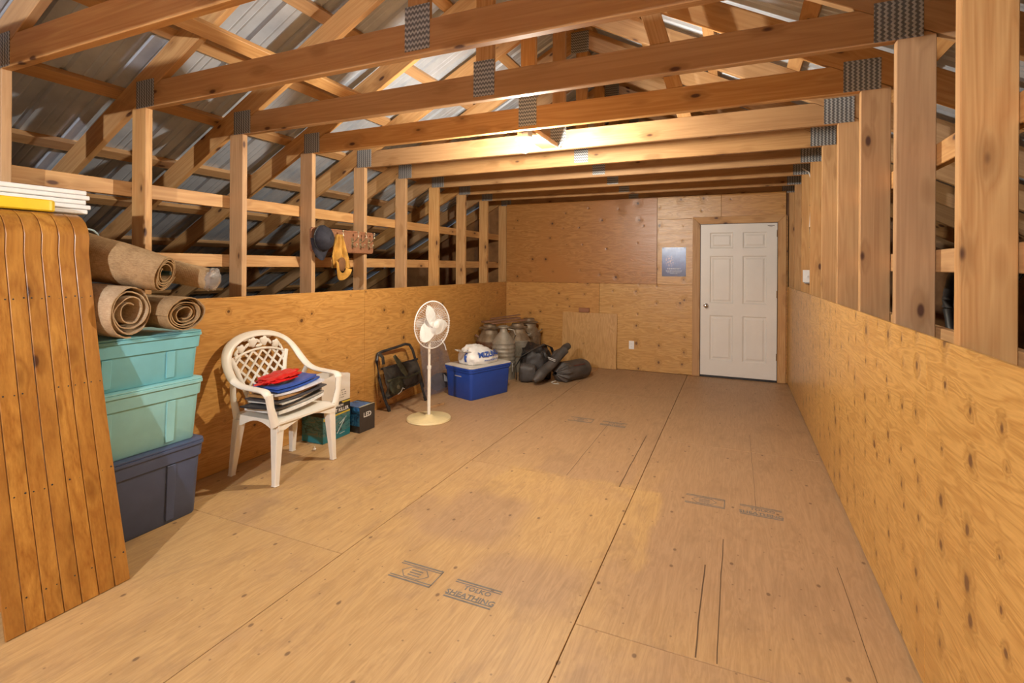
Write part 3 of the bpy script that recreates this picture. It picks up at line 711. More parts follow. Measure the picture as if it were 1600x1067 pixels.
    # cast roses and leaves in the head of the back
    for y, z, r in ((-.155, .852, .030), (-.055, .888, .034), (.045, .889, .033), (.145, .857, .031)):
        m = MB(); m.blob((bx(z)+.004, y, z), (.010, r, r*.95), 18, 1, .08, 4, y*9)
        for q in range(5):
            a = 2*math.pi*q/5; m.blob((bx(z)+.002, y+r*.75*math.cos(a), z+r*.72*math.sin(a)), (.007, r*.5, r*.45), 12)
        put('cast_rose', m, M_WPL, t, True)
    m = MB()
    for y, z, a in ((-.105, .868, .7), (-.005, .895, -.5), (.095, .880, -.9), (-.19, .835, .9), (.185, .838, -.8), (-.10, .915, .2), (.09, .918, -.2), (0, .86, .1), (-.2, .80, 1.2), (.2, .80, -1.2)):
        m.blob((bx(z), y, z), (.005, .030, .012), 12, M=Matrix.Rotation(a, 3, 'X'))
    put('cast_leaves', m, M_WPL, t, True)
    return t
armchair()
# ---- pile of papers and bags on the seat: each its own sheet bundle
def sheaf(name, label, cat, cx, cy, z, lx, ly, th, rz, mat, curl=.0, seed=0, dz=(0, 0), amp=.004):
    t = None; Mx = Matrix.Translation((cx, cy, z)) @ Matrix.Rotation(rz, 4, 'Z')
    def top(u, v, k):
        x = (u-.5)*lx; y = (v-.5)*ly
        w_ = .5*amp*(1+noise.noise(Vector((u*3+seed, v*3, k*2.))))
        return Vector((x, y, dz[0]*u+dz[1]*v+curl*(v-.5)**2+w_+th*k))
    m = MB().grid(9, 11, lambda u, v: top(u, v, 1)); n = len(m.v)
    m.grid(9, 11, lambda u, v: top(u, v, 0))
    def edge(idx):
        for a, b in zip(idx, idx[1:]): m.f.append((a, b, b+n, a+n))
    edge(list(range(11))); edge([88+j for j in range(11)]); edge([i*11 for i in range(9)]); edge([i*11+10 for i in range(9)])
    o = put(name, m, mat, None, True, M=Mx); return tag(o, label, cat, 'papers and bags piled on the armchair')
def col(n, c, r=.5): return plain(n, c, r, var=.15, sc_=14)
zz = .436; X0, Y0c = -2.955, 2.69
items = [('paper_bag', 'crumpled white paper bag, lowest on the armchair seat', 'bag', .30, .44, .022, col('bag_white', (.72, .70, .66)), .02),
    ('magazine', 'grey magazine above the white paper bag on the armchair', 'magazine', .26, .44, .012, col('mag_grey', (.33, .31, .28)), .06),
    ('file_folder', 'wide black folder sticking out of the pile on the armchair', 'folder', .27, .51, .010, col('folder_black', (.03, .03, .035), .4), .15),
    ('newspaper', 'pale folded newspaper between the folders on the armchair', 'newspaper', .27, .43, .010, col('news_pale', (.62, .60, .55)), .1),
    ('file_folder', 'dark grey folder below the brown envelope on the armchair', 'folder', .28, .47, .008, col('folder_grey', (.07, .07, .08)), -.05),
    ('envelope', 'brown envelope in the middle of the pile on the armchair', 'envelope', .27, .42, .016, col('envelope_brown', (.42, .23, .09)), .05),
    ('magazine', 'white and blue magazine above the brown envelope', 'magazine', .26, .41, .014, col('mag_white', (.68, .70, .76), .3), -.06),
    ('magazine', 'blue glossy magazine high in the pile on the armchair', 'magazine', .25, .38, .013, col('mag_blue', (.03, .09, .38), .3), .1),
    ('shopping_bag', 'flat royal blue bag right below the red one', 'bag', .24, .34, .016, col('bag_blue', (.04, .10, .42), .35), .04)]
for i, (nm, lb, ct, lx, ly, th, mt, rz) in enumerate(items):
    z1 = .03
    sheaf(nm, lb, ct, X0+R.uniform(-.012, .012), Y0c+(-.04 if i == 2 else R.uniform(-.015, .01)), zz, lx, ly, th, rz+R.uniform(-.1, .1), mt, .05, i*7.3, (0, z1), .006)
    zz += th+.0065
o = put('red_bag', MB().blob((0, 0, .026), (.10, .15, .022), 36, .8, .34, 3.2, 5, flat=.0), col('bag_red', (.60, .012, .012), .35), None, True, M=Matrix.Translation((X0-.01, Y0c-.055, zz+.024)) @ Matrix.Rotation(.12, 4, 'X'))
tag(o, 'bright red bag on top of the pile on the armchair', 'bag', 'papers and bags piled on the armchair')
# ================================================================== BOXES BY THE WALL
def insect_box():
    t = thing('appliance_box', 'teal and black insect killer box on the floor under the white carton', 'box', (-3.175, 3.31, 0))
    lx, ly, h = .115, .158, .305
    k = NT('box_photo_print'); tc = k.n('TexCoord').outputs['Object']; z = k.n('SeparateXYZ', {0: tc}).outputs[2]
    nz = k.noise(k.scale(tc, (9, 9, 22)), 1, 4, .7, 1.2)
    c1 = k.ramp(nz, [(.35, (.015, .03, .03)), (.5, (.05, .20, .22)), (.62, (.16, .17, .14)), (.75, (.02, .04, .04))])
    c1 = k.mix(k.math('LESS_THAN', z, .055), c1, (.02, .19, .23)); c1 = k.mix(k.math('GREATER_THAN', z, .215), c1, (.02, .018, .015))
    m_ = k.done(c1, .3)
    put('body', MB().box((-lx, -ly, 0), (lx, ly, h)), m_, t, bevel=.002)
    e = lx+.0006
    put('yellow_band', MB().prism([(-ly+.005, .205), (ly-.002, .215), (ly-.002, .203), (.0, .196), (-ly+.005, .182)], lx+.0002, lx+.001, lambda a, b, d: Vector((d, a, b))).prism([(.07, .288), (ly-.003, .288), (ly-.003, .302), (.05, .302)], lx+.0002, lx+.001, lambda a, b, d: Vector((d, a, b))), plain('yellow_ink', (.62, .46, .05), .4), t)
    text_mesh('INSECT KILLER', .040, M_TEXTW, 'print', t, frame_M((e, .005, .236), (0, 1, 0), (0, 0, 1)), bold=.001)
    text_mesh('FLOWTRON', .026, M_TEXTW, 'print', t, frame_M((e, .0, .272), (0, 1, 0), (0, 0, 1)), bold=.0006)
    put('print_mark', MB().bar((e, .0, .045), (e, .10, .16), .010, .001, up=(1, 0, 0)).bar((e, .03, .12), (e, .11, .165), .008, .001, up=(1, 0, 0)).bar((e, .03, .035), (e, .09, .04), .006, .001, up=(1, 0, 0)), plain('pale_print', (.45, .55, .56), .4), t)
insect_box()
def white_carton():
    t = thing('white_carton', 'open white cardboard carton standing on the insect killer box', 'box', (-3.178, 3.30, .3065), .03)
    lx, ly, h = .115, .17, .215; w_ = .004; wc = plain('white_cardboard', (.70, .64, .56), .7, var=.05, sc_=5)
    put('bottom', MB().box((-lx, -ly, 0), (lx, ly, w_)), wc, t)
    put('side', MB().box((lx-w_, -ly, w_), (lx, ly, h)), wc, t); put('side', MB().box((-lx, -ly, w_), (-lx+w_, ly, h)), wc, t)
    put('end', MB().box((-lx+w_, -ly, w_), (lx-w_, -ly+w_, h)), wc, t); put('end', MB().box((-lx+w_, ly-w_, w_), (lx-w_, ly, h)), wc, t)
    put('flap', MB().prism([(-ly, h), (ly, h), (ly-.03, h+.012), (.02, h+.03), (-ly+.04, h+.006)], lx-w_, lx-.001, lambda a, b, d: Vector((d, a, b))), wc, t)
    put('hand_slot', MB().box((-.05, -ly-.0008, .125), (.05, -ly+.0002, .165)), plain('slot_shade', (.20, .17, .15), .8), t)
    m = MB(); q = random.Random(3)
    for row in range(4):
        y = -.03
        while y < .10:
            l = q.uniform(.008, .022); m.bar((lx+.0006, y, .09-row*.02+q.uniform(-.002, .002)), (lx+.0006, y+l, .09-row*.02+q.uniform(-.003, .003)), .006, .0008, up=(1, 0, 0)); y += l+q.uniform(.008, .02)
    put('handwriting', m, M_INK, t, kind='stuff')
white_carton()
def led_box():
    t = thing('light_box', 'small dark box marked LED with blue sides, beside the insect killer box', 'box', (-3.075, 3.595, 0), -.03)
    lx, ly, h = .10, .098, .225
    put('body', MB().box((-lx, -ly, 0), (lx, ly, h)), plain('charcoal_card', (.045, .038, .035), .4), t, bevel=.002)
    k = NT('blue_photo_print'); tc = k.n('TexCoord').outputs['Object']; nz = k.noise(k.scale(tc, (14, 14, 14)), 1, 3, .7, 1)
    put('blue_face', MB().box((-lx+.004, -ly-.0008, .06), (lx-.002, -ly+.0002, h-.003)).box((-lx+.004, -ly+.002, h-.0004), (lx-.02, ly-.03, h+.0008)), k.done(k.ramp(nz, [(.4, (.01, .03, .10)), (.55, (.02, .16, .42)), (.7, (.12, .30, .48))]), .35), t)
    put('trim_stripe', MB().box((lx-.018, -ly+.002, h-.0003), (lx-.002, ly-.002, h+.001)), plain('cream_ink', (.55, .50, .33), .5), t)
    text_mesh('LED', .058, M_TEXTW, 'print', t, frame_M((lx+.0006, .0, .145), (0, 1, 0), (0, 0, 1)), bold=.001)
led_box()
o = put('loose_bulb', MB().blob((0, 0, .013), (.013, .013, .013), 14).lathe([(.006, .012), (.006, .034), (.004, .036)], 10), M_WPL, None, True, M=Matrix.Translation((-3.02, 3.02, .0)))
tag(o, 'tiny white knob lying on the floor in front of the insect box', 'knob')
# ================================================================== PEDESTAL FAN
def fan():
    t = thing('pedestal_fan', 'white pedestal fan on a round yellowed base', 'fan', (-2.665, 4.10, 0))
    put('base', MB().lathe([(.001, 0), (.208, 0), (.212, .008), (.205, .022), (.17, .031), (.05, .036), (.035, .045), (.03, .05), (.001, .05)], 48), plain('yellowed_plastic', (.74, .60, .32), .4, var=.15, sc_=3), t, True)
    put('pole', MB().lathe([(.016, .05), (.016, .48), (.020, .482), (.020, .51), (.0125, .512), (.0125, .86)], 18), M_WPL, t, True)
    n = Vector((.97, -.24, .02)).normalized(); hub = Vector((.045, -.018, .905)); b = Vector((0, 0, 1)).cross(n).normalized(); c = n.cross(b)
    HM = Matrix(((b.x, c.x, n.x, hub.x), (b.y, c.y, n.y, hub.y), (b.z, c.z, n.z, hub.z), (0, 0, 0, 1)))   # local z = facing
    put('motor_housing', MB().lathe([(.001, -.19), (.03, -.188), (.05, -.17), (.058, -.12), (.055, -.06), (.04, -.05), (.001, -.05)], 24, HM), M_WPL, t, True)
    put('neck', MB().tube([(0, 0, .78), (0, 0, .85), hub+n*-.11], .022, 12), M_WPL, t, True)
    put('knob', MB().lathe([(.001, 0), (.012, 0), (.012, .03), (.001, .032)], 12, Matrix.Translation((0, -.02, .80)) @ Matrix.Rotation(math.pi/2, 4, 'X')), M_BLACK, t, True)
    RG = .222; m = MB(); N = 56
    for sgn, zb in ((1, .055), (-1, -.055)):
        for i in range(N):
            a = 2*math.pi*i/N; pts = []
            for f in (0.16, .45, .75, .93, 1.0):
                z = zb*(1-.05*f) if f < .9 else (zb*.6 if f < 1 else 0)
                pts.append(HM @ Vector((RG*f*math.cos(a), RG*f*math.sin(a), z)))
            m.tube(pts, .0011, 4)
        for f in (.4, .7): m.tube([HM @ Vector((RG*f*math.cos(a), RG*f*math.sin(a), zb*.985)) for a in [2*math.pi*i/48 for i in range(48)]], .0014, 4, True)
    put('grille', m, M_WHITE, t, True, kind='stuff')
    put('grille_rim', MB().tube([HM @ Vector((RG*math.cos(a), RG*math.sin(a), 0)) for a in [2*math.pi*i/56 for i in range(56)]], .0055, 8, True), M_WHITE, t, True)
    put('hub_cap', MB().lathe([(.001, .046), (.034, .046), (.036, .060), (.028, .064), (.001, .065)], 24, HM), M_WHITE, t, True)
    for i in range(3):
        a0 = math.radians(95+120*i)
        def bl(u, v):
            r = .03+.165*u; wd = .078*math.sin(math.pi*min(1, .16+u*.86))**.6+.012; a = a0+(v-.5)*2*wd/r*.92+.25*u
            return HM @ Vector((r*math.cos(a), r*math.sin(a), .022*(v-.5)*2*(1-.4*u)))
        mm = MB().grid(12, 8, bl); mm.grid(12, 8, lambda u, v: bl(u, v)-n*.003)
        put('blade', mm, M_WHITE, t, True)
    put('spindle', MB().lathe([(.001, -.052), (.03, -.05), (.03, .03), (.001, .032)], 20, HM), M_WHITE, t, True)
fan()
o = put('wooden_stick', MB().bar((0, 0, .012), (.05, .19, .012), .022, .022), M_LUM, None, bevel=.002, M=Matrix.Translation((-2.86, 4.42, .0)))
tag(o, 'short wooden stick on the floor behind the fan', 'stick')
# ================================================================== CAMP STOOL FRAME AND MESH BAG
M_OLIVE = plain('olive_canvas', (.060, .058, .030), .85, var=.35, sc_=16, bump=.4); M_CAMO = plain('dark_canvas', (.045, .036, .026), .85, var=.4, sc_=10, bump=.4)
def stool():
    lean = math.atan2(.12, .63)
    t = thing('folding_stool', 'folded black tube camp stool with olive canvas leaning on the left wall', 'camp stool', M=Matrix.Translation((-3.135, 4.36, 0)) @ Matrix.Rotation(-.16, 4, 'Z') @ Matrix.Rotation(-lean, 4, 'Y'))
    # local y along the wall, z up the lean, x outwards
    L_ = [(.0, -.21, .012), (.0, -.25, .14), (.0, -.285, .34), (.0, -.29, .52), (.0, -.262, .585), (.0, -.20, .60), (.0, .0, .618), (.0, .13, .635), (.0, .19, .62), (.0, .225, .56), (.0, .255, .42), (.0, .29, .26), (0, .31, .14)]
    put('tube_frame', MB().tube(L_, .0145, 10), M_DARK, t, True)
    put('tube_leg', MB().tube([(.035, .215, .34), (.03, .25, .20), (.02, .30, .012)], .012, 10), M_DARK, t, True)
    put('foot_cap', MB().tube([(.0, -.207, .002), (.0, -.214, .05)], .018, 10), M_BLACK, t, True); put('foot_cap', MB().tube([(.02, .303, .002), (.0215, .29, .045)], .016, 10), M_BLACK, t, True)
    put('cross_tube', MB().tube([(.03, -.272, .43), (.03, .25, .455)], .011, 8), M_DARK, t, True)
    put('cross_tube', MB().tube([(.03, -.235, .135), (.03, .12, .20)], .013, 8), M_DARK, t, True)
    def cl(u, v, off=0.):
        y = -.262+.50*u; z0 = .13+.07*u; z1 = .445; z = z0+(z1-z0)*v
        return Vector((.038+.03*noise.noise(Vector((u*4, v*4, 2)))+.022*math.sin(math.pi*v)+off, y, z))
    mm = MB().grid(22, 16, cl); put('canvas', mm, M_CAMO, t, True)
    put('pouch', MB().blob((.065, -.13, .235), (.03, .09, .075), 24, .7, .14, 3, 2), M_OLIVE, t, True)
    put('pouch', MB().blob((.062, .07, .27), (.028, .11, .06), 24, .7, .16, 3, 6), M_CAMO, t, True)
    put('strap', MB().tube([(.055, -.10, .54), (.07, -.07, .47), (.085, -.03, .38), (.08, .02, .31)], [.02, .03, .034, .02], 8, False, .004, up=(1, 0, 0)), M_OLIVE, t, True)
    put('strap', MB().tube([(.075, -.25, .30), (.09, -.1, .315), (.09, .02, .29), (.085, .2, .32)], .012, 8, False, .004, up=(1, 0, 0)), M_OLIVE, t, True)
    put('strap', MB().tube([(.018, -.262, .585), (.03, -.23, .54), (.03, -.235, .47)], .02, 8, False, .006, up=(1, 0, 0)), M_CAMO, t, True)
    put('buckle', MB().blob((.098, -.135, .225), (.006, .022, .022), 14), plain('dull_brass', (.20, .18, .10), .4, .4), t, True)
    put('cord', MB().tube([(.10, -.16, .155), (.105, -.12, .17), (.10, -.08, .205), (.10, -.06, .19)], .004, 6), plain('white_cord', (.6, .58, .5), .7), t, True)
stool()
def film(name, col_, alpha):
    k = NT(name); tc = k.n('TexCoord').outputs['Object']; f = k.noise(tc, 12, 4, .6, 1)
    k.bump(k.noise(tc, 22, 4, .6, 1.5), .9, .01); k.b.inputs['Transmission Weight'].default_value = .0
    k.set(k.b.inputs['Alpha'], k.ramp(f, [(.3, alpha*.6), (.7, min(1, alpha*1.4))])); return k.done(col_, .25, 0, .7)
def mesh_bag():
    t = thing('mesh_bag', 'smoky see-through plastic bag propped on the wall behind the fan', 'bag', M=Matrix.Translation((-3.12, 5.0, 0)) @ Matrix.Rotation(-.10, 4, 'Z') @ Matrix.Rotation(-.23, 4, 'Y'))
    def f(u, v, s):
        y = (-.30+.60*u)*(1-.25*v)+.02*noise.noise(Vector((v*5, s, 1))); z = .01+.585*v
        d = .035*math.sin(math.pi*u)**.6*(1-.7*v)+.012*noise.noise(Vector((u*5, v*6, s*4)))
        return Vector((.04+s*max(d, .003), y, z))
    m = MB().grid(20, 18, lambda u, v: f(u, v, 1)).grid(20, 18, lambda u, v: f(u, v, -1))
    put('film', m, film('smoky_film', (.26, .23, .25), .30), t, True)
    put('contents', MB().blob((.042, .0, .13), (.016, .17, .085), 22, .8, .3, 4, 8), plain('dark_contents', (.07, .065, .075), .6, var=.4, sc_=14), t, True)
    put('tag', MB().prism([(.04, .12), (.10, .10), (.085, .17), (.05, .20)], .083, .085, lambda a, b, d: Vector((d, a, b))), M_TEXTW, t)
    put('draw_cord', MB().tube([(.05, .16, .60), (.07, .18, .52), (.07, .185, .46)], .006, 6), M_WHITE, t, True)
mesh_bag()
# ================================================================== BLUE TOTE WITH WHITE BAG
dirL = Vector((.33, .944, 0)).normalized(); dirW = Vector((-dirL.y, dirL.x, 0)); cen = Vector((-2.61, 4.84, 0))+dirL*.297+dirW*.205
bt = tote('storage_bin', 'royal blue plastic tote with a dusty white lid on the floor', tuple(cen), math.atan2(-dirL.x, dirL.y), .232, .325, .345, M_BLUE, plain('dusty_white_lid', (.60, .57, .51), .5, var=.1, sc_=4), taper=.03, ribs=False, band=.05)
for s in (-1, 1): put('handle', MB().box((-.06, s*.300-.008, .235), (.06, s*.300+.008, .262)), plain('pale_handle', (.55, .53, .48), .5), bt, bevel=.006)
def shop_bag():
    t = thing('plastic_bag', 'white plastic shopping bag with blue lettering lying on the blue tote', 'bag', tuple(cen+Vector((0, 0, .3595))), math.atan2(-dirL.x, dirL.y))
    def f(u, v):
        th = 2*math.pi*u; ph = math.pi*(v-.5); cx_ = math.copysign(abs(math.cos(th))**.8, math.cos(th)); sy = math.copysign(abs(math.sin(th))**.8, math.sin(th))
        cp = abs(math.cos(ph))**.7; z = math.copysign(abs(math.sin(ph))**.8, math.sin(ph))
        d = Vector((cx_*cp, sy*cp, z)); w_ = 1+.10*noise.noise(d*2.6+Vector((3, 0, 0)))+.05*noise.noise(d*7)
        top = .195-.05*(d.y) if True else .2
        p = Vector((d.x*.165*w_*(1-.35*max(0, z)), d.y*.245*w_*(1-.22*max(0, z)), max(0, (z+.55)/1.55*top*w_)))
        return p
    m = MB().grid(48, 26, f, True)
    # twisted neck of the bag at the near end
    put('bag', m, plain('bag_film', (.74, .73, .70), .35, var=.06, sc_=8, bump=.25), t, True)
    put('bag_mouth', MB().grid(10, 8, lambda u, v: Vector((-.06+.14*u+.02*math.sin(u*9), -.17-.14*v, .125+.045*v+.02*math.sin(u*7+v*3)*(1-v*.4)))), plain('bag_film', (0, 0, 0)), t, True)
    def wrap(s_, size, y0, zf, mat, bold):
        # lettering follows the bag's front (+x) flank
        tm = text_mesh(s_, size, mat, 'print', t, Matrix.Identity(4), ext=0, bold=bold)
        me_ = tm.data; bm = bmesh.new(); bm.from_mesh(me_); bmesh.ops.subdivide_edges(bm, edges=[e for e in bm.edges if e.calc_length() > .02], cuts=2); bm.to_mesh(me_); bm.free()
        for v in me_.vertices:
            y = y0+v.co.x; z = zf+v.co.y*.86
            xs = .0
            best = 0
            for (vx, vy, vz) in m.v:
                d2 = (vy-y)**2+(vz-z)**2
                if d2 < .0011 and vx > best: best = vx
            v.co = Vector((best+.004, y, z))
    wrap('MIZUNO', .085, .03, .108, M_TEXTB, .004); wrap('www.mizuno.ca', .036, .05, .045, M_TEXTB, .0006)
    put('blue_stripe', MB().grid(4, 10, lambda u, v: f(-.235+.03*u, .42+.22*v)*1.012), M_TEXTB, t, True)
shop_bag()
# ================================================================== MILK CANS
def can_mat(n, a, b, c):
    k = NT(n); tc = k.n('TexCoord').outputs['Object']; f = k.noise(k.scale(tc, (6, 6, 4)), 1, 5, .7, .6)
    k.bump(k.noise(tc, 40, 4, .7), .3, .003); return k.done(k.ramp(f, [(.3, a), (.5, b), (.7, c)]), .55, .35, .4)
M_CAN1 = can_mat('weathered_can', (.10, .06, .035), (.24, .175, .11), (.33, .27, .19)); M_CAN2 = can_mat('grey_can', (.18, .155, .115), (.31, .275, .215), (.40, .36, .29)); M_RUST = can_mat('rusty_can', (.09, .035, .018), (.19, .085, .045), (.22, .16, .11))
def milk_can(loc, label, r, h, mat, bandmat, rot=0, lid=True, sc_=1.0):
    t = thing('milk_can', label, 'milk can', loc, rot, 'old milk cans in the far corner')
    hs = h*.62
    put('body', MB().lathe([(.001, 0), (r*.96, 0), (r*.97, .015), (r, .03), (r, hs), (r*1.02, hs+.004), (r*1.02, hs+.022), (r*.99, hs+.027)], 36), mat, t, True)
    put('shoulder', MB().lathe([(r*.99, hs+.0275), (r*.93, hs+.055), (r*.72, hs+.11), (r*.62, hs+.135), (r*.61, h*.90)], 36, cap=True), bandmat, t, True)
    put('band', MB().lathe([(r*.995, hs*.5), (r*1.015, hs*.5+.004), (r*1.015, hs*.5+.018), (r*.995, hs*.5+.022)], 36, cap=False), bandmat, t, True)
    if lid:
        put('lid', MB().lathe([(r*.60, h*.9005), (r*.78, h*.90+.006), (r*.80, h*.90+.016), (r*.72, h*.90+.022), (r*.5, h*.90+.030), (r*.45, h), (.001, h)], 36), bandmat, t, True)
    for s in (-1, 1):
        put('handle', MB().tube([(s*r*.80, -.045, hs+.07), (s*(r*.95+.02), -.045, hs+.10), (s*(r*.95+.02), .045, hs+.10), (s*r*.80, .045, hs+.07)], .010, 8), mat, t, True)
    return t
milk_can((-3.112, 6.30, 0), 'rusty brown milk can in the left corner under the plank ends', .186, .665, M_RUST, M_CAN1, .5)
milk_can((-2.82, 6.60, 0), 'wide grey milk can right behind the small ribbed can', .178, .66, M_CAN2, M_CAN1, .9)
milk_can((-2.83, 7.055, 0), 'brown milk can at the back against the far wall', .178, .69, M_CAN1, M_CAN1, .2)
t = thing('cream_can', 'small ribbed galvanised can with a narrow neck, in front of the milk cans', 'milk can', (-2.785, 6.05, 0), .4)
rc = .155; prof = [(.001, 0), (rc, 0), (rc, .12)]
for i in range(6): z = .14+i*.05; prof += [(rc, z), (rc+.006, z+.012), (rc+.006, z+.024), (rc, z+.036)]
prof += [(rc, .455), (rc+.003, .462), (rc-.005, .47)]
put('body', MB().lathe(prof, 36), M_CAN2, t, True)
put('shoulder', MB().lathe([(rc-.005, .4705), (.10, .545), (.058, .60), (.05, .615), (.05, .655)], 36), M_CAN2, t, True)
put('cap', MB().lathe([(.052, .6555), (.074, .66), (.074, .676), (.04, .69), (.001, .692)], 30), M_CAN2, t, True)
put('handle', MB().tube([(.13, 0, .50), (.16, 0, .56), (.13, 0, .63), (.06, 0, .64)], .009, 8), M_CAN2, t, True)
M_OLD = lumber('old_red_board', (.34, .15, .07), (.23, .09, .04), (.06, .03, .02), (.25, .16, .11))
for i, (p, q, w_, lb) in enumerate([((-3.20, 6.26, .692), (-2.86, 6.74, .726), .10, 'reddish old plank lying slanted across the milk cans'), ((-3.05, 6.24, .681), (-2.74, 6.72, .703), .06, 'narrow weathered slat beside the slanted plank on the cans'), ((-3.16, 6.42, .7250), (-2.90, 6.86, .757), .045, 'thin lath on top of the slanted plank over the cans')]):
    tag(board('plank', p, q, w_, .022 if i < 2 else .014, M_OLD), lb, 'plank')
# ================================================================== BLACK BAGS
M_NYL = plain('charcoal_nylon', (.030, .026, .024), .5, var=.3, sc_=7, bump=.5); M_NYL2 = plain('grey_brown_nylon', (.075, .066, .060), .5, var=.25, sc_=6, bump=.5)
t = thing('duffel_bag', 'slumped charcoal duffel bag beside the milk cans', 'bag', (-2.40, 6.24, 0), .35)
put('body', MB().blob((0, 0, .19), (.20, .27, .235), 40, .75, .22, 2.6, 3, flat=.002), M_NYL, t, True)
put('side_panel', MB().blob((-.10, -.22, .12), (.11, .12, .12), 28, .5, .12, 3, 9, flat=.002), M_NYL2, t, True)
put('strap', MB().tube([(-.2, -.2, .30), (-.05, -.22, .40), (.1, -.05, .45), (.2, .15, .38), (.26, .28, .2)], .022, 8, False, .006), M_NYL2, t, True)
put('strap', MB().tube([(-.24, -.28, .03), (-.25, -.27, .2), (-.17, -.2, .33), (-.02, .0, .42)], .02, 8, False, .006, up=(1, 0, 0)), M_BLACK, t, True)
put('label_patch', MB().box((-.30, -.25, .12), (-.296, -.17, .22)), M_TEXTW, t)
def tube_bag(p, q, r, label, buckle):
    p = Vector(p); q = Vector(q); t = thing('chair_sleeve', label, 'bag', tuple(Vector((p.x, p.y, 0))), group='long nylon sleeves')
    o = Vector((p.x, p.y, 0)); n = 14; pts = []; rs = []
    for i in range(n):
        f = i/(n-1); pts.append(p-o+(q-p)*f+Vector((.012*noise.noise(Vector((f*4, 1, r))), .01*noise.noise(Vector((f*4, 5, r))), .006*math.sin(f*9)))); rs.append(r*(min(1, .45+4*f) if f < .15 else 1-.25*f)*(1+.08*noise.noise(Vector((f*9, 2, r)))))
    put('sleeve', MB().tube(pts, rs, 16), M_NYL2, t, True)
    if buckle:
        c = pts[8]; put('buckle', MB().bar(c+Vector((-.06, -.045, .066)), c+Vector((.05, -.085, .045)), .012, .006).bar(c+Vector((-.05, -.06, .05)), c+Vector((.05, -.10, .03)), .01, .006), plain('white_clip', (.5, .5, .48), .4), t)
tube_bag((-2.245, 5.77, .066), (-1.99, 6.21, .395), .068, 'long charcoal sleeve with a pale buckle leaning over the grey sack', True)
tube_bag((-2.13, 6.14, .30), (-2.03, 6.46, .41), .06, 'shorter charcoal sleeve lying on the duffel behind the buckled one', False)
t = thing('drawstring_sack', 'grey drawstring stuff sack lying nearest the plywood offcut', 'bag', (-1.945, 6.36, 0), -.42)
def sk(u, v):
    a = 2*math.pi*u; f = v; L_ = .62; x = -.31+L_*f
    rad = .128*min(1, .16+(f/.16)**.7*.84)*(1-max(0, (f-.72)/.28)**3)**.5; pl = 1+(.20*math.sin(a*11)*max(0, 1-f*3.2))+.05*noise.noise(Vector((math.cos(a)*2, math.sin(a)*2, f*5)))
    return Vector((math.cos(a)*rad*1.15*pl, x, max(.002, .118+math.sin(a)*rad*pl)))
put('sack', MB().grid(66, 26, sk, True), M_NYL2, t, True)
put('drawstring', MB().tube([(.02, -.33, .03), (-.03, -.36, .006), (.04, -.38, .006), (.09, -.35, .006), (.05, -.33, .02)], .004, 6), plain('white_cord', (0, 0, 0)), t, True)
put('print_stripe', MB().grid(5, 14, lambda u, v: sk(.10+.02*u, .35+.35*v)+Vector((.004, 0, .004))), plain('dull_red_print', (.10, .03, .025), .6), t, True)
# ================================================================== THINGS ON THE FAR WALL
t = put('plywood_offcut', MB().box((-.408, 0, 0), (.408, .013, .79)), M_PLY_OFF, None, bevel=.002, M=Matrix.Translation((-1.962, YF-.062, .002)) @ Matrix.Rotation(-.058, 4, 'X'))
tag(t, 'square plywood offcut leaning on the far wall beside the outlet', 'plywood')
t = put('wood_block', MB().box((-.08, -.012, 0), (.08, .012, .065)), M_OLD, None, bevel=.003, M=Matrix.Translation((-2.04, YF-.0175, .797)))
tag(t, 'small reddish wood block fixed above the plywood offcut', 'wood block')
t = thing('poster', 'blue notice poster tacked on the far wall left of the door', 'poster', (-.78, YF-.0015, 1.54))
k = NT('poster_print'); tc = k.n('TexCoord').outputs['Object']; z = k.n('SeparateXYZ', {0: tc}).outputs[2]
f = k.math('ADD', k.math('MULTIPLY', z, 2.2), k.math('MULTIPLY', k.noise(tc, 9, 4, .6), .7))
base = k.ramp(f, [(.0, (.02, .03, .12)), (.3, (.025, .06, .26)), (.7, (.12, .24, .55)), (1.0, (.55, .64, .80))])
sxz = k.n('SeparateXYZ', {0: tc}); dx_ = k.math('ADD', sxz.outputs[0], .055); dz_ = k.math('ADD', z, -.01)
fig = k.math('SUBTRACT', 1.0, k.sstep(k.math('SQRT', k.math('ADD', k.math('POWER', k.math('ABSOLUTE', dx_), 2.0), k.math('MULTIPLY', k.math('POWER', k.math('ABSOLUTE', dz_), 2.0), .5))), .02, .075))
fig = k.math('MULTIPLY', fig, k.sstep(k.noise(tc, 55, 3, .6), .45, .6))
put('sheet', MB().box((-.158, -.0012, -.20), (.158, 0, .20)), k.done(k.mix(k.math('MULTIPLY', fig, .8), base, (.62, .45, .45)), .25, 0, .6), t)
m = MB(); q = random.Random(5)
for r_, (zc, w2, hh) in enumerate([(-.095, .09, .011), (-.122, .105, .007), (-.137, .10, .006), (-.150, .085, .005), (-.163, .05, .005)]):
    x = -w2
    while x < w2:
        l = q.uniform(.008, .026); m.box((x, -.0018, zc-hh/2), (min(x+l, w2), -.0013, zc+hh/2)); x += l+.005
put('small_print', m, plain('pale_blue_print', (.62, .66, .75), .5), t, kind='stuff')
for sx_ in (-1, 1):
    for sz in (-1, 1): put('tack', MB().box((sx_*.143-.012, -.0035, sz*.192-.004), (sx_*.143+.012, -.0013, sz*.192+.004)), M_DARK, t)
t = thing('wall_outlet', 'white double power outlet low on the far wall', 'outlet', (-1.35, YF-.0005, .358))
put('cover_plate', MB().box((-.036, -.005, -.058), (.036, 0, .058)), M_WHITE, t, bevel=.002)
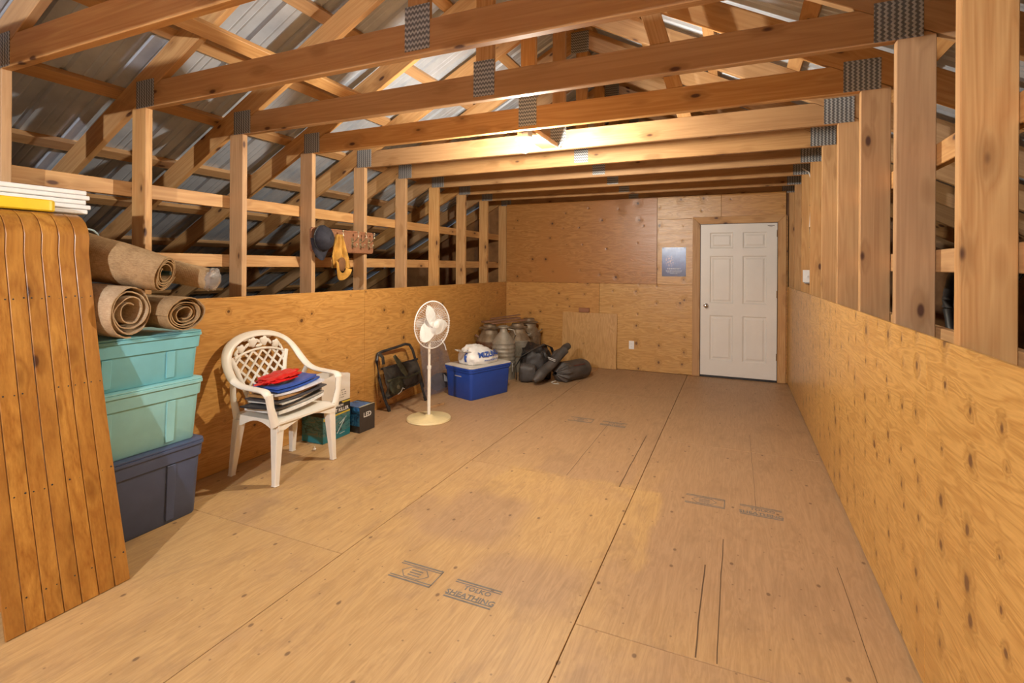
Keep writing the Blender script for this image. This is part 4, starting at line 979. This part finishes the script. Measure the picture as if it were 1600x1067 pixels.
for z in (-.022, .022):
    rc_ = put('receptacle', MB().prism([(.015*math.cos(a), .013*math.sin(a)) for a in [2*math.pi*i/14 for i in range(14)]], -.0068, -.0052, lambda a, b, d: Vector((a, d, b+z))), M_WHITE, t)
    put('slot', MB().box((-.007, -.0073, z-.003), (-.0055, -.0069, z+.005)).box((.0055, -.0073, z-.003), (.007, -.0073+.0004, z+.005)), M_TEXTK, rc_)
# ---- switch box and cable on a right-hand post
yk = Y0+6*SP
t = thing('switch_box', 'grey switch box with white cable on a right-hand post near the door', 'switch box', (.675, yk-.001, 1.38))
put('box', MB().box((-.035, -.05, -.075), (.045, 0, .06)), plain('grey_pvc', (.42, .43, .43), .4), t, bevel=.004)
put('cover_plate', MB().box((-.052, -.056, -.062), (.032, -.0505, .062)), M_WHITE, t, bevel=.002); put('toggle', MB().box((-.016, -.068, -.008), (-.006, -.0565, .008)), M_WHITE, t)
put('cable', MB().tube([(.02, -.012, .06), (.022, -.012, .25), (.012, -.012, .5), (.024, -.012, .8), (.018, -.012, 1.0), (.0, -.016, 1.06), (-.06, -.03, 1.10)], .006, 8), M_WHITE, t, True)
put('cable_staple', MB().box((.008, -.02, .29), (.036, 0, .296)).box((.008, -.02, .72), (.036, 0, .726)), M_DARK, t)
# ================================================================== COAT RACK
t = thing('hook_rack', 'brown wooden rack with brass double hooks fixed across two left posts', 'coat rack', (XL+.0125, 3.655, 1.68))
put('backboard', MB().prism([(-.40, -.09), (-.385, -.105), (.385, -.105), (.405, -.085), (.405, .085), (.385, .105), (-.385, .105), (-.405, .085)], -.012, .010, lambda a, b, d: Vector((d, a, b))), M_OLD, t, bevel=.003)
put('edge_moulding', MB().box((.010, -.385, .092), (.016, .385, .1)).box((.010, -.385, -.1), (.016, .385, -.092)), M_OLD, t)
M_BRASS = plain('aged_brass', (.48, .40, .26), .3, .8, var=.2)
for y in (-.30, -.10, .10, .21, .33):
    h_ = put('hook', MB().tube([(.012, y, .0), (.05, y, .01), (.085, y, .045), (.082, y, .085)], .006, 8).tube([(.012, y, -.02), (.04, y, -.05), (.06, y, -.045), (.066, y, -.025)], .006, 8).blob((.082, y, .088), (.010, .010, .010), 10).blob((.066, y, -.022), (.009, .009, .009), 10), M_BRASS, t, True)
    put('hook_plate', MB().box((.0102, y-.012, -.055), (.0135, y+.012, .04)), M_BRASS, h_)
def cap_mesh(m, c, r, M):
    def crown(u, v):
        a = 2*math.pi*u; ph = v*math.pi*.5; k_ = 1+.06*noise.noise(Vector((math.cos(a)*2, math.sin(a)*2, v*2)))
        return Vector(c)+M @ Vector((r*math.cos(a)*math.cos(ph)*k_, r*1.12*math.sin(a)*math.cos(ph)*k_, r*.95*math.sin(ph)))
    def peak(u, v):
        a = math.pi*(.0+1.0*u); rr_ = r*(1.0+.72*v*math.sin(a)**.7)
        return Vector(c)+M @ Vector((r*math.cos(a)*(1+.02*v), rr_*1.12*math.sin(a), -.004-.035*v*v*abs(math.cos(a))))
    return crown, peak
t = thing('baseball_cap', 'dark navy cap hanging on the left end of the hook rack', 'cap', (XL+.10, 3.335, 1.675))
MC = Matrix.Rotation(math.radians(62), 3, 'Y') @ Matrix.Rotation(math.radians(180), 3, 'Z') @ Matrix.Rotation(math.radians(90), 3, 'Z')
MC = Matrix(((0, 0, 1), (1, 0, 0), (0, -1, 0)))        # crown points into the room, peak hangs down
M_CAP = plain('navy_cloth', (.022, .022, .032), .8, var=.3, sc_=20, bump=.3)
c1, p1 = cap_mesh(None, (-.03, 0, .015), .098, MC)
put('crown', MB().grid(36, 12, c1, True), M_CAP, t, True); put('peak', MB().grid(20, 6, p1).grid(20, 6, lambda u, v: p1(u, v)+Vector((.004, 0, 0))), M_CAP, t, True)
put('sweatband', MB().tube([Vector((-.028, math.cos(a)*.099, .015+math.sin(a)*.111)) for a in [2*math.pi*i/30 for i in range(30)]], .006, 6, True), M_BLACK, t, True)
put('button', MB().blob((.064, 0, .015), (.006, .009, .009), 10), M_CAP, t, True)
t = thing('work_hat', 'mustard tan floppy hat and cloth hanging on the middle rack hook', 'hat', (XL+.10, 3.515, 1.60))
M_TAN = plain('mustard_canvas', (.50, .26, .045), .8, var=.25, sc_=14, bump=.5)
def drape(u, v):
    y = (-.085+.18*u)*(.4+.95*min(1, v*1.5))+.02*v; z = .135-.30*v; fold = .022*math.sin(u*17+v*2)*(.4+v)
    return Vector((.0+fold-.03*(u-.5)**2*8*.3, y, z))
m = MB().grid(30, 16, drape); m.grid(30, 16, lambda u, v: drape(u, v)-Vector((.006, 0, 0))); put('cloth', m, M_TAN, t, True)
def brim(u, v):
    a = math.radians(150+200*u); r_ = .05+.062*v
    return Vector((.026+.02*math.sin(u*8)*v, .005+r_*math.cos(a)*.85, -.155+r_*1.25*math.sin(a)*.85))
m = MB().grid(22, 6, brim); m.grid(22, 6, lambda u, v: brim(u, v)-Vector((.005, 0, 0))); put('brim', m, M_TAN, t, True)
put('crown_inside', MB().blob((.022, -.005, -.13), (.02, .045, .06), 18, 1, .2, 4, 2), plain('brown_lining', (.16, .07, .025), .85), t, True)
# ================================================================== BLACK HOSE BEHIND THE RIGHT WALL
t = thing('drain_hose', 'black ribbed hose coil hanging behind the right-hand posts', 'hose', (.98, 3.06, 1.26))
pts = []
for i in range(150):
    a = i*.22; pts.append((.04*math.sin(a*.31)+.0006*i, .17*math.cos(a)*(1+.05*math.sin(i)), .20*math.sin(a)))
put('coil', MB().tube(pts, [.024+.003*(i % 2) for i in range(150)], 10), M_BLACK, t, True)
put('hanger', MB().tube([(-.13, 0, .228), (.0, 0, .235), (.09, 0, .232)], .01, 8), M_DARK, t, True)
# ================================================================== MILL STAMPS ON THE FLOOR SHEETS
def stamp(c, rz, sx_, words, hexa):
    t = bpy.data.objects.new('mill_stamp', None); C.objects.link(t); t.parent = fl
    t.matrix_basis = Matrix.Translation((c[0], c[1], .0004)) @ Matrix.Rotation(rz, 4, 'Z')
    m = MB(); w2, h2 = .115*sx_, .062
    for s in (-1, 1):
        m.box((-w2, s*h2-.0045, 0), (w2, s*h2+.0045, .0004)); m.box((-w2, s*(h2-.015)-.003, 0), (w2, s*(h2-.015)+.003, .0004))
    if hexa:
        m.box((w2-.005, -h2, 0), (w2, h2, .0004))
        P = [(-.078, 0), (-.045, .038), (.035, .038), (.068, 0), (.035, -.038), (-.045, -.038)]
        for a, b in zip(P, P[1:]+P[:1]): m.bar((*a, .0002), (*b, .0002), .004, .0004)
        for z in (.018, 0, -.018): m.box((-.035, z-.004, 0), (.028, z+.003, .0004))
    put('stamp_frame', m, M_INK, t)
    for s, size, yy, xx in words: text_mesh(s, size, M_INK, 'stamp_print', t, Matrix.Translation((xx, yy, .0002)), ext=.0002, bold=.001)
for (ax, ay), (bx_, by_) in [((-1.375, 2.015), (-1.06, 1.995)), ((-.168, 3.387), (.145, 3.370)), ((-1.345, 4.70), (-1.03, 4.69))]:
    stamp((ax, ay), 0, 1, [], True); stamp((bx_, by_), 0, 1, [('SHEATHING', .044, -.030, 0), ('TOLKO', .040, .022, .01)], False)
